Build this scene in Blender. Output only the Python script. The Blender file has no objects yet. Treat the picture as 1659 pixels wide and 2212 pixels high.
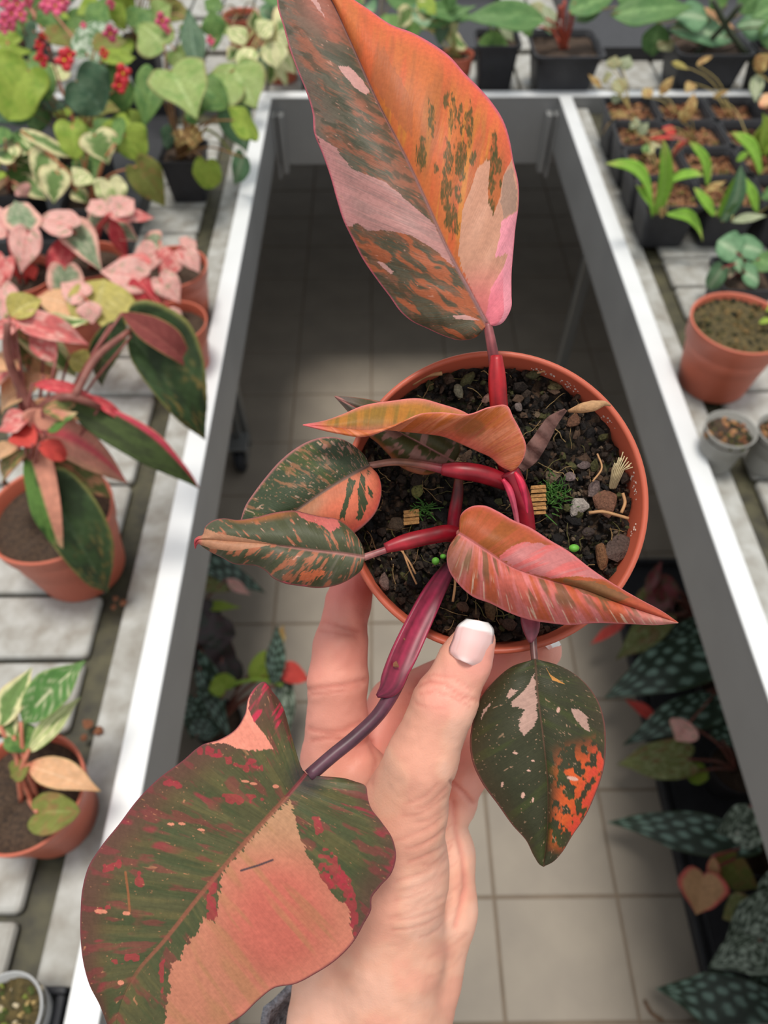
import bpy, math, random
import numpy as np
from mathutils import Vector, Matrix

# ------------------------------------------------------------------ camera
FPX = 1534.0                                   # focal length in pixels of the 1659x2212 frame
PITCH = math.atan(2057 / FPX); YAW = math.radians(.57)
CAM = np.array([0, 0, 1.5])
FW = np.array([math.sin(YAW) * math.cos(PITCH), math.cos(YAW) * math.cos(PITCH), -math.sin(PITCH)])
RT = np.array([math.cos(YAW), -math.sin(YAW), 0.0]); UP = np.cross(RT, FW)
scene = bpy.context.scene
col = scene.collection
cd = bpy.data.cameras.new('camera'); cam = bpy.data.objects.new('camera', cd); col.objects.link(cam)
cd.sensor_fit = 'VERTICAL'; cd.sensor_height = 36; cd.lens = FPX / 2212 * 36
cd.clip_start = .02; cd.clip_end = 60
cam.matrix_world = Matrix(((RT[0], UP[0], -FW[0], CAM[0]), (RT[1], UP[1], -FW[1], CAM[1]), (RT[2], UP[2], -FW[2], CAM[2]), (0, 0, 0, 1)))
cd.dof.use_dof = True; cd.dof.focus_distance = .2; cd.dof.aperture_fstop = 14
scene.camera = cam
# ------------------------------------------------------------------ light: soft greenhouse daylight
wd = bpy.data.worlds.new('daylight'); scene.world = wd; wd.use_nodes = True
bgn = wd.node_tree.nodes['Background']; bgn.inputs[0].default_value = (.93, .97, 1.0, 1); bgn.inputs[1].default_value = .72
sl = bpy.data.lights.new('sun', 'SUN'); sl.energy = 2.3; sl.angle = math.radians(16); sl.color = (1, .95, .86)
sun = bpy.data.objects.new('sun', sl); col.objects.link(sun); sun.location = (1, 1, 4)
sun.rotation_euler = Vector((.03, -.04, -1)).to_track_quat('-Z', 'Y').to_euler()
scene.view_settings.view_transform = 'Standard'; scene.view_settings.look = 'None'
scene.view_settings.gamma = 1; scene.view_settings.use_curve_mapping = False
scene.view_settings.exposure = 0.12

# ------------------------------------------------------------------ helpers
rng = np.random.default_rng(7)
def lin(c):
    c = np.asarray(c, float) / 255
    return np.where(c <= .04045, c / 12.92, ((c + .055) / 1.055) ** 2.4)
def ray(x, y):
    x = np.asarray(x, float)[..., None]; y = np.asarray(y, float)[..., None]
    return FW + RT * (x - 829.5) / FPX + UP * (1106 - y) / FPX
def W(x, y, z):                                # a pixel seen at height z
    r = ray(x, y); return CAM + r * ((z - 1.5) / r[..., 2:3])
K = .75
def P(x, y, d):                                # a pixel at a distance d (times K) along the view axis: the things held in the hand
    return CAM + ray(x, y) * (np.asarray(d, float) * K)[..., None]
def pxm(p):                                    # pixels per metre at a point
    return FPX / float(np.dot(np.asarray(p) - CAM, FW))
ORG = {}
def tag(o, label=None, cat=None, group=None, kind=None):
    if label: o['label'] = label
    if cat: o['category'] = cat
    if group: o['group'] = group
    if kind: o['kind'] = kind
    return o
def empty(name, loc, label=None, cat=None, group=None, kind=None):
    o = bpy.data.objects.new(name, None); col.objects.link(o); o.location = tuple(map(float, loc)); o.empty_display_size = .02
    ORG[o.name] = np.asarray(loc, float)
    return tag(o, label, cat, group, kind)
def mesh(name, V, F, smooth=True, color=None, uv=None):
    V = np.asarray(V, np.float32); me = bpy.data.meshes.new(name)
    if isinstance(F, np.ndarray):
        n, k = F.shape
        me.vertices.add(len(V)); me.vertices.foreach_set('co', V.ravel())
        me.loops.add(n * k); me.loops.foreach_set('vertex_index', F.astype(np.int32).ravel())
        me.polygons.add(n); me.polygons.foreach_set('loop_start', np.arange(0, n * k, k, dtype=np.int32))
        me.update(calc_edges=True)
    else:
        me.from_pydata(V.tolist(), [], F)
    if color is not None:
        c = np.ones((len(V), 4), np.float32); c[:, :3] = color
        me.color_attributes.new('Col', 'FLOAT_COLOR', 'POINT').data.foreach_set('color', c.ravel())
    if uv is not None:
        li = np.zeros(len(me.loops), np.int32); me.loops.foreach_get('vertex_index', li)
        me.uv_layers.new(name='UVMap').data.foreach_set('uv', np.asarray(uv, np.float32)[li].ravel())
    if smooth: me.polygons.foreach_set('use_smooth', np.ones(len(me.polygons), bool))
    return me
def obj(name, me, mat, parent=None, loc=None):
    o = bpy.data.objects.new(name, me); col.objects.link(o)
    if mat and not me.materials: me.materials.append(mat)
    if parent is not None:
        o.parent = parent; ORG[o.name] = ORG[parent.name]
    else:
        ORG[o.name] = np.zeros(3)
    if loc is not None: o.location = tuple(map(float, np.asarray(loc) - (ORG[o.name] if parent is not None else 0)))
    return o
def mk(name, V, F, mat, parent=None, smooth=True, color=None, uv=None):   # V in world coordinates
    V = np.asarray(V, float)
    if parent is not None: V = V - ORG[parent.name]; loc = None
    else: loc = V.mean(0); V = V - loc
    o = obj(name, mesh(name, V, F, smooth, color, uv), mat, parent)
    if loc is not None: o.location = tuple(map(float, loc)); ORG[o.name] = loc
    return o
def box(x0, x1, y0, y1, z0, z1):
    V = [(x, y, z) for z in (z0, z1) for y in (y0, y1) for x in (x0, x1)]
    return V, [(0, 2, 3, 1), (4, 5, 7, 6), (0, 1, 5, 4), (2, 6, 7, 3), (0, 4, 6, 2), (1, 3, 7, 5)]
def bevel(o, w, seg=2):
    m = o.modifiers.new('bevel', 'BEVEL'); m.width = w; m.segments = seg; m.limit_method = 'ANGLE'; return o
def solid(o, t):
    m = o.modifiers.new('thickness', 'SOLIDIFY'); m.thickness = t; m.offset = 0; return o
def resample(pts, n, smooth=True):
    pts = np.asarray(pts, float)
    d = np.r_[0, np.cumsum(np.linalg.norm(np.diff(pts[:, :2] if pts.shape[1] > 2 and np.ptp(pts[:, 0]) > 3 else pts, axis=0), axis=1) + 1e-9)]
    u = np.linspace(0, d[-1], n)
    if not smooth or len(pts) < 3: return np.stack([np.interp(u, d, pts[:, i]) for i in range(pts.shape[1])], 1)
    m = np.zeros_like(pts); h = np.diff(d)[:, None]; s = np.diff(pts, axis=0) / h
    m[1:-1] = (s[:-1] * h[1:] + s[1:] * h[:-1]) / (h[1:] + h[:-1]); m[0] = s[0]; m[-1] = s[-1]
    i = np.clip(np.searchsorted(d, u, 'right') - 1, 0, len(pts) - 2); hh = h[i]; t = ((u - d[i])[:, None]) / hh
    return ((2*t**3-3*t**2+1)*pts[i] + (t**3-2*t**2+t)*hh*m[i] + (-2*t**3+3*t**2)*pts[i+1] + (t**3-t**2)*hh*m[i+1])
def tube_vf(pts, rad, n=8, flat=None, fdir=None):
    pts = np.asarray(pts, float); m = len(pts); rad = np.broadcast_to(np.asarray(rad, float), (m,))
    T = np.gradient(pts, axis=0); T /= np.linalg.norm(T, axis=1)[:, None] + 1e-12
    a = fdir if fdir is not None else (np.array([0, 0, 1.]) if abs(T[0, 2]) < .9 else np.array([1., 0, 0]))
    V = []; N = a - T[0] * np.dot(a, T[0]); N /= np.linalg.norm(N) + 1e-12
    ang = np.arange(n) * 2 * math.pi / n
    for i in range(m):
        N = N - T[i] * np.dot(N, T[i]); N /= np.linalg.norm(N) + 1e-12; B = np.cross(T[i], N)
        f = 1 if flat is None else flat
        V.append(pts[i] + rad[i] * (np.cos(ang)[:, None] * N * f + np.sin(ang)[:, None] * B))
    V = np.concatenate(V)
    F = [(i*n+j, i*n+(j+1) % n, (i+1)*n+(j+1) % n, (i+1)*n+j) for i in range(m-1) for j in range(n)]
    F.append(tuple(range(n-1, -1, -1))); F.append(tuple(range((m-1)*n, m*n)))
    return V, F
def tube(name, pts, rad, mat, parent, n=8, k=None, **kw):
    pts = np.asarray(pts, float)
    if k: 
        r = resample(np.c_[pts, np.broadcast_to(rad, (len(pts),))], k); pts = r[:, :3]; rad = r[:, 3]
    V, F = tube_vf(pts, rad, n, **kw)
    return mk(name, V, F, mat, parent)
def lathe_vf(prof, n=40):
    prof = np.asarray(prof, float); m = len(prof); a = np.arange(n) * 2 * math.pi / n
    V = np.concatenate([np.c_[r * np.cos(a), r * np.sin(a), np.full(n, z)] for r, z in prof])
    i, j = np.meshgrid(np.arange(m-1), np.arange(n), indexing='ij'); j2 = (j + 1) % n
    return V, np.stack([i*n+j, i*n+j2, (i+1)*n+j2, (i+1)*n+j], -1).reshape(-1, 4)
def merge(parts):
    V = []; F = []; C = []; o = 0
    for p in parts:
        V.append(np.asarray(p[0], float)); F += [tuple(int(q) + o for q in f) for f in p[1]]; o += len(p[0])
        if len(p) > 2: C.append(np.broadcast_to(p[2], (len(p[0]), 3)))
    return np.concatenate(V), F, (np.concatenate(C) if C else None)
def vnoise(x, y, seed=0):                      # 2-D value noise, 0..1
    r = np.random.default_rng(seed).random((64, 64))
    xi = np.floor(x).astype(int); yi = np.floor(y).astype(int); fx = x - xi; fy = y - yi
    fx = fx*fx*(3-2*fx); fy = fy*fy*(3-2*fy); g = lambda a, b: r[a % 64, b % 64]
    return (g(xi, yi)*(1-fx)+g(xi+1, yi)*fx)*(1-fy) + (g(xi, yi+1)*(1-fx)+g(xi+1, yi+1)*fx)*fy
def fbm(x, y, seed=0, o=3):
    v = 0; a = .5; t = 0
    for i in range(o): v = v + a * vnoise(x * 2**i, y * 2**i, seed + i * 11); t += a; a *= .5
    return v / t
def sstep(a, b, x): t = np.clip((x - a) / (b - a), 0, 1); return t*t*(3-2*t)
def inpoly(x, y, poly):
    poly = np.asarray(poly, float); r = np.zeros(x.shape, bool)
    for (x1, y1), (x2, y2) in zip(poly, np.roll(poly, -1, 0)):
        if y1 == y2: continue
        r ^= ((y1 > y) != (y2 > y)) & (x < (x2 - x1) * (y - y1) / (y2 - y1) + x1)
    return r
def pldist(x, y, pts):
    d = np.full(x.shape, 1e9)
    for (x1, y1), (x2, y2) in zip(pts[:-1], pts[1:]):
        dx, dy = x2 - x1, y2 - y1; t = np.clip(((x - x1)*dx + (y - y1)*dy) / (dx*dx + dy*dy + 1e-9), 0, 1)
        d = np.minimum(d, np.hypot(x - x1 - t*dx, y - y1 - t*dy))
    return d
def mixc(c, rgb, m):
    m = np.clip(np.asarray(m, float), 0, 1)[..., None]; return c * (1 - m) + lin(rgb) * m

# ------------------------------------------------------------------ materials (all procedural)
MATS = {}
def mat(name, rgb=None, rough=.5, metal=0, attr=False, noise=None, bump=None, spec=.5, coat=0, trans=0, sss=0, alpha=None, tr=0, rgb2=None, ior=1.45):
    if name in MATS: return MATS[name]
    m = bpy.data.materials.new(name); m.use_nodes = True; nt = m.node_tree; N = nt.nodes; Lk = nt.links
    b = N['Principled BSDF']; b.inputs['Roughness'].default_value = rough; b.inputs['Metallic'].default_value = metal
    b.inputs['Specular IOR Level'].default_value = spec; b.inputs['Coat Weight'].default_value = coat; b.inputs['IOR'].default_value = ior
    b.inputs['Transmission Weight'].default_value = tr
    if sss: b.inputs['Subsurface Weight'].default_value = sss; b.inputs['Subsurface Radius'].default_value = (.6, .25, .15); b.inputs['Subsurface Scale'].default_value = .006
    c = None
    if attr:
        a = N.new('ShaderNodeAttribute'); a.attribute_name = 'Col'; c = a.outputs['Color']
    else: b.inputs['Base Color'].default_value = (*lin(rgb), 1)
    if noise or bump: tc = N.new('ShaderNodeTexCoord')
    if noise:                                  # (scale, amount) mottling
        n = N.new('ShaderNodeTexNoise'); n.inputs['Scale'].default_value = noise[0]; n.inputs['Detail'].default_value = 5
        Lk.new(tc.outputs['Object'], n.inputs['Vector'])
        mr = N.new('ShaderNodeMapRange'); mr.inputs['From Min'].default_value = .3; mr.inputs['From Max'].default_value = .7
        if rgb2 is not None:
            mr.inputs['To Min'].default_value = 0; mr.inputs['To Max'].default_value = noise[1]
        else:
            mr.inputs['To Min'].default_value = 1 - noise[1]; mr.inputs['To Max'].default_value = 1 + noise[1]
        Lk.new(n.outputs['Fac'], mr.inputs['Value'])
        mx = N.new('ShaderNodeMix'); mx.data_type = 'RGBA'
        if rgb2 is not None:
            mx.blend_type = 'MIX'; mx.inputs['A'].default_value = (*lin(rgb), 1) if rgb is not None else (0, 0, 0, 1); mx.inputs['B'].default_value = (*lin(rgb2), 1)
            Lk.new(mr.outputs['Result'], mx.inputs['Factor'])
            if c is not None: Lk.new(c, mx.inputs['A'])
        else:
            mx.blend_type = 'MULTIPLY'; mx.inputs['Factor'].default_value = 1
            if c is not None: Lk.new(c, mx.inputs['A'])
            else: mx.inputs['A'].default_value = (*lin(rgb), 1)
            cc = N.new('ShaderNodeCombineColor')
            for i in range(3): Lk.new(mr.outputs['Result'], cc.inputs[i])
            Lk.new(cc.outputs['Color'], mx.inputs['B'])
        c = mx.outputs['Result']
    if c is not None: Lk.new(c, b.inputs['Base Color'])
    if bump:                                   # (scale, strength, distance, uv stretch or None)
        n2 = N.new('ShaderNodeTexNoise'); n2.inputs['Scale'].default_value = bump[0]; n2.inputs['Detail'].default_value = 4
        src = tc.outputs['Object']
        if len(bump) > 3:
            mp = N.new('ShaderNodeMapping'); mp.inputs['Scale'].default_value = bump[3]; Lk.new(tc.outputs['UV'], mp.inputs['Vector']); src = mp.outputs['Vector']
        Lk.new(src, n2.inputs['Vector'])
        bp = N.new('ShaderNodeBump'); bp.inputs['Strength'].default_value = bump[1]; bp.inputs['Distance'].default_value = bump[2]
        Lk.new(n2.outputs['Fac'], bp.inputs['Height']); Lk.new(bp.outputs['Normal'], b.inputs['Normal'])
    if trans:                                  # thin leaf: some light passes through
        t = N.new('ShaderNodeBsdfTranslucent'); ms = N.new('ShaderNodeMixShader'); ms.inputs[0].default_value = trans
        if c is not None: Lk.new(c, t.inputs['Color'])
        else: t.inputs['Color'].default_value = (*lin(rgb), 1)
        Lk.new(b.outputs[0], ms.inputs[1]); Lk.new(t.outputs[0], ms.inputs[2]); Lk.new(ms.outputs[0], N['Material Output'].inputs['Surface'])
    MATS[name] = m; return m
M_LEAF = mat('philodendron leaf', rough=.5, attr=True, spec=.35, noise=(900, .10), bump=(1, .25, .0004, (170, 5, 1)), trans=.12)
M_BG = mat('begonia leaf', rough=.55, attr=True, spec=.3, noise=(160, .14), trans=.18)
M_BGD = mat('dark glossy leaf', rough=.4, attr=True, spec=.4, noise=(120, .14), trans=.05)
M_STEM = mat('coloured stem', rough=.4, attr=True, noise=(500, .15))
M_TERRA = mat('terracotta plastic', (196, 104, 80), .45, noise=(35, .06))
M_TERRAH = mat('orange brown pot plastic', (190, 92, 68), .42, noise=(60, .05))
M_BLACK = mat('black plastic', (48, 48, 52), .5, noise=(60, .15))
M_SOIL = mat('peat soil', (52, 42, 36), .95, noise=(300, .9), rgb2=(96, 76, 60), bump=(500, .9, .002))
M_BARKSOIL = mat('bark and moss soil', (84, 58, 42), .95, noise=(220, 1.0), rgb2=(168, 120, 82), bump=(400, .9, .003))
M_MOSS = mat('mossy soil', (50, 48, 32), .95, noise=(170, 1.0), rgb2=(110, 94, 58), bump=(400, .9, .003))
M_ALU = mat('aluminium rail', (226, 227, 228), .45, metal=.15, noise=(14, .04))  # rail top whitened: the overexposed sky reflection is put into the colour
M_ALUD = mat('aluminium side', (150, 150, 150), .5, metal=.3, noise=(10, .06))  # the same aluminium in a darker copy for the side faces
M_TRAY = mat('grey plastic tray', (186, 186, 182), .5, noise=(38, .9), rgb2=(140, 134, 124), bump=(60, .15, .002))
M_TRAYD = mat('dirty tray channel', (88, 84, 62), .6, noise=(45, .8), rgb2=(36, 34, 32))
M_TILE = mat('floor tile', (156, 145, 131), .55, noise=(9, .8), rgb2=(138, 128, 117), bump=(30, .1, .002))
M_GROUT = mat('floor grout', (128, 112, 96), .9, noise=(30, .15))
M_STEEL = mat('galvanised steel', (150, 152, 152), .4, metal=.7)
M_RUB = mat('black rubber', (40, 42, 48), .6)
M_CUP = mat('clear cup plastic', (205, 205, 205), .25, trans=.35)

# ------------------------------------------------------------------ floor of single tiles
TX, TY, X0, Y0 = .231, .1925, .209, .215
floor = mk('floor', *box(-4.5, 4.7, -4.0, 6.5, -.03, -.003), M_GROUT, smooth=False); tag(floor, 'grey beige tiled greenhouse floor of the aisle', 'floor', kind='structure')
V, F = box(-TX/2+.002, TX/2-.002, -TY/2+.002, TY/2-.002, -.02, 0)
tile_me = mesh('tile', V, F, False); tile_me.materials.append(M_TILE)
for i in range(-7, 6):
    for j in range(-3, 18):
        x = X0 + (i + .5) * TX; y = Y0 + (j + .5) * TY
        o = obj('tile', tile_me, None, floor, (x, y, 0)); bevel(o, .002, 1)

# low masonry walls the greenhouse glazing stands on, out of view
M_WALL = mat('pale masonry', (190, 188, 182), .8, noise=(6, .08), bump=(40, .2, .003))
for nm, b in (('wall_left', (-4.62, -4.5, -4, 6.5, 0, .9)), ('wall_right', (4.7, 4.82, -4, 6.5, 0, .9)), ('wall_far', (-4.62, 4.82, 6.5, 6.62, 0, .9)), ('wall_near', (-4.62, 4.82, -4.12, -4, 0, .9))):
    tag(mk(nm, *box(*b), M_WALL, smooth=False), kind='structure')

# ------------------------------------------------------------------ the three growing benches
RZ = .78; TZ = .755
BL = .0825; V, F = box(-.0985, .0985, -BL/2+.0012, BL/2-.0012, -.014, 0)
blk = mesh('tray_block', V, F, False); blk.materials.append(M_TRAY)
def bench(name, label, org, xf, length, y_start, blocks, fas_h, legs):
    """xf(u, v): u = distance outward from the aisle edge, v = along the rail -> world x, y"""
    root = empty(name, org, label, 'bench')
    def bar(nm, u0, u1, v0, v1, z0, z1, m, bw=.002):
        a = xf(u0, v0); b = xf(u1, v1)
        o = mk(nm, *box(min(a[0], b[0]), max(a[0], b[0]), min(a[1], b[1]), max(a[1], b[1]), z0, z1), m, root, False)
        if bw: bevel(o, bw)
        return o
    v0, v1 = y_start, y_start + length
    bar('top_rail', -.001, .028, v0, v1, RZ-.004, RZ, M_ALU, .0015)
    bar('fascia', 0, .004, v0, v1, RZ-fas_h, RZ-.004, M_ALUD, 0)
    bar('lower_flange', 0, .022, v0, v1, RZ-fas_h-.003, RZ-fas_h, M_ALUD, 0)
    bar('tray_lip', .029, .070, v0, v1, TZ-.012, TZ, M_TRAY, .004)
    bar('tray_base', .004, 2.6, v0, v1, TZ-.028, TZ-.0135, M_TRAYD, 0)
    for c in range(blocks):
        u = .099 + .0985 + c * .228
        n = int(length / .0855) - (name == 'growing_bench')
        for k in range(n):
            if name == 'cross_bench' and abs(v0 + k*.0855 - .1) > 1.3: continue
            if name == 'growing_bench' and v0 + k*.0855 < -.12: continue
            p = xf(u, v0 + (k + .5) * .0855 + .033)
            o = obj('tray_block', blk, None, root, (p[0], p[1], TZ)); bevel(o, .006, 2)
            if name == 'cross_bench': o.rotation_euler.z = math.pi / 2
    for (u, v) in legs:
        p = xf(u, v); bar('leg', u-.014, u+.014, v-.014, v+.014, 0, RZ-fas_h-.003, M_STEEL, .003)
    return root
benchL = bench('growing_bench', 'long aluminium-edged bench left of the aisle carrying the pink and angel-wing begonias', (-.25, .5, 0),
    lambda u, v: (-.236 - u, v), 3.687, -1.99, 4, .105, [(.14, 1.36), (.14, .1), (.9, 1.36)])
benchR = bench('growing_bench', 'long aluminium-edged bench right of the aisle carrying black pots and a mossy terracotta pot', (.43, .5, 0),
    lambda u, v: (.411 + u, v), 3.687, -1.99, 4, .105, [(.115, 1.56), (.115, .0), (.9, 1.56)])
benchF = bench('cross_bench', 'bench closing the far end of the aisle behind the tall leaf', (.09, 1.75, 0),
    lambda u, v: (v, 1.7 + u), 5.4, -2.6, 4, .15, [(.2, -.9), (.2, 1.2)])
for sx, x in ((-1, -.236), (1, .411)):          # angle brackets in the two inner corners
    root = benchL if sx < 0 else benchR
    for w, q in ((.006, .0), (.012, .012)):
        a = x - sx * (q + .001)
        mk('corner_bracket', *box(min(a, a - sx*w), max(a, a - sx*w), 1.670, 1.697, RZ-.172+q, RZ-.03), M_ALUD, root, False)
# caster under the left bench leg
cl = empty('caster_wheel', W(525, 1010, 0)*np.array([1, 1, 0]), 'black rubber caster with a bright steel bracket under the left bench', 'wheel')
c0 = ORG[cl.name]
V, F = lathe_vf([(0, -.014), (.028, -.014), (.036, -.010), (.036, .010), (.028, .014), (0, .014)], 28)
V = np.c_[V[:, 2], V[:, 0], V[:, 1]] + c0 + [0, 0, .036]
mk('tyre', V, F, M_RUB, cl)
V, F = lathe_vf([(0, -.016), (.014, -.016), (.014, .016), (0, .016)], 20); V = np.c_[V[:, 2], V[:, 0], V[:, 1]] + c0 + [0, 0, .036]
mk('hub', V, F, M_STEEL, cl)
for s in (-1, 1): bevel(mk('fork_plate', *box(c0[0]+s*.019-.0015, c0[0]+s*.019+.0015, c0[1]-.012, c0[1]+.03, .03, .092), M_STEEL, cl, False), .001)
bevel(mk('top_plate', *box(c0[0]-.026, c0[0]+.026, c0[1]-.02, c0[1]+.045, .088, .094), M_STEEL, cl, False), .002)
tube('swivel_post', [c0 + [0, .03, .09], c0 + [0, .03, .40], c0 + [0, .03, .66]], .009, M_STEEL, cl, 14)

# ------------------------------------------------------------------ the held pot, its soil and litter
POT_C = (1066, 1078); POT_D = .28
R0 = 331 * POT_D * K / FPX                      # rim radius in metres (about 4.6 cm)
pn = -FW + UP * .10 - RT * .05; pn /= np.linalg.norm(pn)          # the pot's axis, out of the opening
pr = RT - pn * np.dot(RT, pn); pr /= np.linalg.norm(pr); pu = np.cross(pn, pr)
pc = P(*POT_C, POT_D)
def potpt(a, b, h): return pc + pr * np.asarray(a)[..., None] + pu * np.asarray(b)[..., None] + pn * np.asarray(h)[..., None]
SOILH = -.0105
def S(x, y, h=0.0):                             # a pixel on the soil plane, lifted h metres
    q = pc + pn * (SOILH + h); r = ray(x, y); return CAM + r * (np.dot(q - CAM, pn) / (r @ pn))[..., None]
PH = .078
plant = empty('potted_philodendron', pc - pn * PH, 'pink, orange and green variegated philodendron in a terracotta-coloured pot held in the hand', 'potted plant')
prof = [(0, -PH), (R0*.70, -PH), (R0*.72, -PH+.002), (R0*.90, -.016), (R0*.935, -.0155), (R0*.985, -.002), (R0*1.0, -.0012), (R0*.998, -.0004), (R0*.99, .0), (R0*.968, .0), (R0*.958, -.0008), (R0*.945, -.015), (R0*.88, -.02), (R0*.69, -PH+.003), (0, -PH+.003)]
V, F = lathe_vf(prof, 96); mk('pot', potpt(V[:, 0], V[:, 1], V[:, 2]), F, M_TERRAH, plant)
nr, na = 70, 160
rr = np.linspace(0, R0*.955, nr)[:, None] * np.ones(na); aa = np.ones(nr)[:, None] * np.linspace(0, 2*math.pi, na, endpoint=False)
sa, sb = rr*np.cos(aa), rr*np.sin(aa)
hh = (fbm(sa*420+50, sb*420+50, 3, 4)-.5)*.007 + (fbm(sa*90+9, sb*90+9, 8, 2)-.5)*.005
V = potpt(sa.ravel(), sb.ravel(), (SOILH + hh).ravel())
i, j = np.meshgrid(np.arange(nr-1), np.arange(na), indexing='ij'); j2 = (j+1) % na
F = np.stack([i*na+j, i*na+j2, (i+1)*na+j2, (i+1)*na+j], -1).reshape(-1, 4)
n1 = fbm(sa*700+5, sb*700+5, 21, 3).ravel(); n2 = fbm(sa*160+5, sb*160+5, 31, 2).ravel()
c = np.tile(lin((40, 34, 30)), (len(V), 1)); c = mixc(c, (88, 68, 52), sstep(.5, .75, n1)); c = mixc(c, (58, 66, 36), sstep(.56, .7, n2)*sstep(.4, .6, n1)*.7)
c = mixc(c, (22, 19, 18), sstep(.48, .3, n1))
M_SOILA = mat('dark bark soil', rough=.85, attr=True, noise=(1500, .4), bump=(2200, .7, .0006), spec=.3)
soil = mk('soil', V, F, M_SOILA, plant, color=c)
ico_v = None
def chunk(p, size, seed, flat=1.0, nrm=None, stretch=1.0):
    """an angular lump: a jittered, squashed low-poly ball"""
    r = np.random.default_rng(seed); g = (1 + 5**.5)/2
    v = np.array([(-1, g, 0), (1, g, 0), (-1, -g, 0), (1, -g, 0), (0, -1, g), (0, 1, g), (0, -1, -g), (0, 1, -g), (g, 0, -1), (g, 0, 1), (-g, 0, -1), (-g, 0, 1)], float)
    f = [(0,11,5),(0,5,1),(0,1,7),(0,7,10),(0,10,11),(1,5,9),(5,11,4),(11,10,2),(10,7,6),(7,1,8),(3,9,4),(3,4,2),(3,2,6),(3,6,8),(3,8,9),(4,9,5),(2,4,11),(6,2,10),(8,6,7),(9,8,1)]
    v /= np.linalg.norm(v[0]); v *= r.uniform(.6, 1.25, (12, 1)); v[:, 0] *= stretch
    if flat == 1: v *= r.uniform(.45, 1.35, 3)
    q, _ = np.linalg.qr(r.normal(size=(3, 3))) if flat == 1 else (np.eye(3), 0)
    v = v @ q.T
    n = pn if nrm is None else nrm; t = np.cross(n, r.normal(size=3)); t /= np.linalg.norm(t); b = np.cross(n, t)
    v = v[:, :1]*t + v[:, 1:2]*b + v[:, 2:]*n*flat
    return p + v * size, f
cr = []; r_ = np.random.default_rng(5)
for k in range(3600):
    a = r_.uniform(0, 2*math.pi); q = R0*.93*math.sqrt(r_.random()); s = r_.choice([.0007, .0011, .0017, .0026], p=[.62, .27, .09, .02])
    cc = lin([(38, 32, 28), (52, 42, 35), (76, 58, 46), (28, 25, 24), (70, 68, 40), (98, 82, 66)][r_.choice(6, p=[.3, .25, .14, .2, .08, .03])])
    v, f = chunk(potpt(q*math.cos(a), q*math.sin(a), SOILH + r_.uniform(-.001, .0025)), s, 100+k); cr.append((v, f, cc))
V, F, C = merge(cr); tag(mk('soil_crumbs', V, F, M_SOILA, soil, False, C), kind='stuff')
fb = []
for k in range(120):                            # coir fibres and rootlets
    a = r_.uniform(0, 2*math.pi); q = R0*.88*math.sqrt(r_.random()); d0 = r_.uniform(0, 6.28); ln = r_.uniform(.004, .013)
    p = np.array([q*math.cos(a), q*math.sin(a)]); pts = []
    for t in np.linspace(0, 1, 6):
        d0 += r_.normal()*.35; pts.append(potpt(p[0], p[1], SOILH + .0022 + .002*math.sin(t*3.14)*r_.random())); p = p + ln/6*np.array([math.cos(d0), math.sin(d0)])
        if np.hypot(*p) > R0*.91: p *= R0*.91/np.hypot(*p)
    v, f = tube_vf(pts, r_.uniform(.00007, .00017), 4); fb.append((v, f, lin([(136, 108, 72), (164, 136, 92), (100, 94, 54)][k % 3])))
V, F, C = merge(fb); tag(mk('coir_fibres', V, F, M_SOILA, soil, False, C), kind='stuff')
def chip(x, y, w, h, rgb, seed, nm='bark_chip', label=None, lift=.003, flat=.4, rot=None):
    s = K * .288 / FPX / 2
    v, f = chunk(S(x, y, lift), w*s, seed, flat, stretch=max(.5, h/w if rot is None else 1))
    cc = lin(rgb) * np.random.default_rng(seed).uniform(.8, 1.15, (len(v), 1))
    o = mk(nm, v, f, M_SOILA, soil, False, np.broadcast_to(cc, v.shape)); bevel(o, .0004, 1)
    if label: o['label'] = label
for a in [(1248, 1094, 52, 46, (150, 140, 132), 1, 'stone', 'pale grey stone'), (1232, 1030, 36, 34, (112, 96, 94), 2), (1284, 1052, 56, 34, (104, 88, 84), 3), (1312, 1085, 66, 60, (108, 74, 58), 4),
          (1335, 1180, 60, 80, (84, 68, 62), 5), (1262, 1005, 26, 40, (92, 78, 76), 6), (1300, 1205, 70, 30, (110, 76, 52), 7), (1052, 862, 30, 26, (146, 110, 96), 8), (990, 845, 40, 30, (132, 126, 104), 9),
          (1240, 910, 46, 30, (96, 66, 50), 10), (1120, 880, 30, 26, (104, 92, 88), 11), (1195, 835, 44, 24, (94, 84, 56), 12), (830, 1255, 46, 24, (100, 80, 74), 13), (1060, 1310, 70, 26, (92, 70, 46), 14),
          (1010, 1390, 40, 30, (90, 64, 46), 15), (1100, 1350, 40, 40, (72, 52, 42), 16), (1000, 1310, 40, 30, (88, 64, 50), 17), (1190, 960, 36, 24, (62, 50, 44), 18), (860, 1130, 50, 40, (70, 56, 44), 19),
          (900, 1060, 50, 36, (120, 116, 66), 20), (1150, 810, 46, 22, (72, 70, 46), 21), (1010, 820, 60, 24, (78, 76, 48), 22), (930, 1170, 40, 30, (64, 50, 42), 23), (1270, 1150, 40, 26, (60, 50, 46), 24),
          (1030, 1370, 60, 40, (56, 46, 40), 25), (900, 1330, 46, 36, (58, 46, 40), 26), (1215, 1190, 30, 26, (70, 56, 48), 27)]:
    chip(*a[:6], *(a[6:8] if len(a) > 6 else ()))
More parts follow.
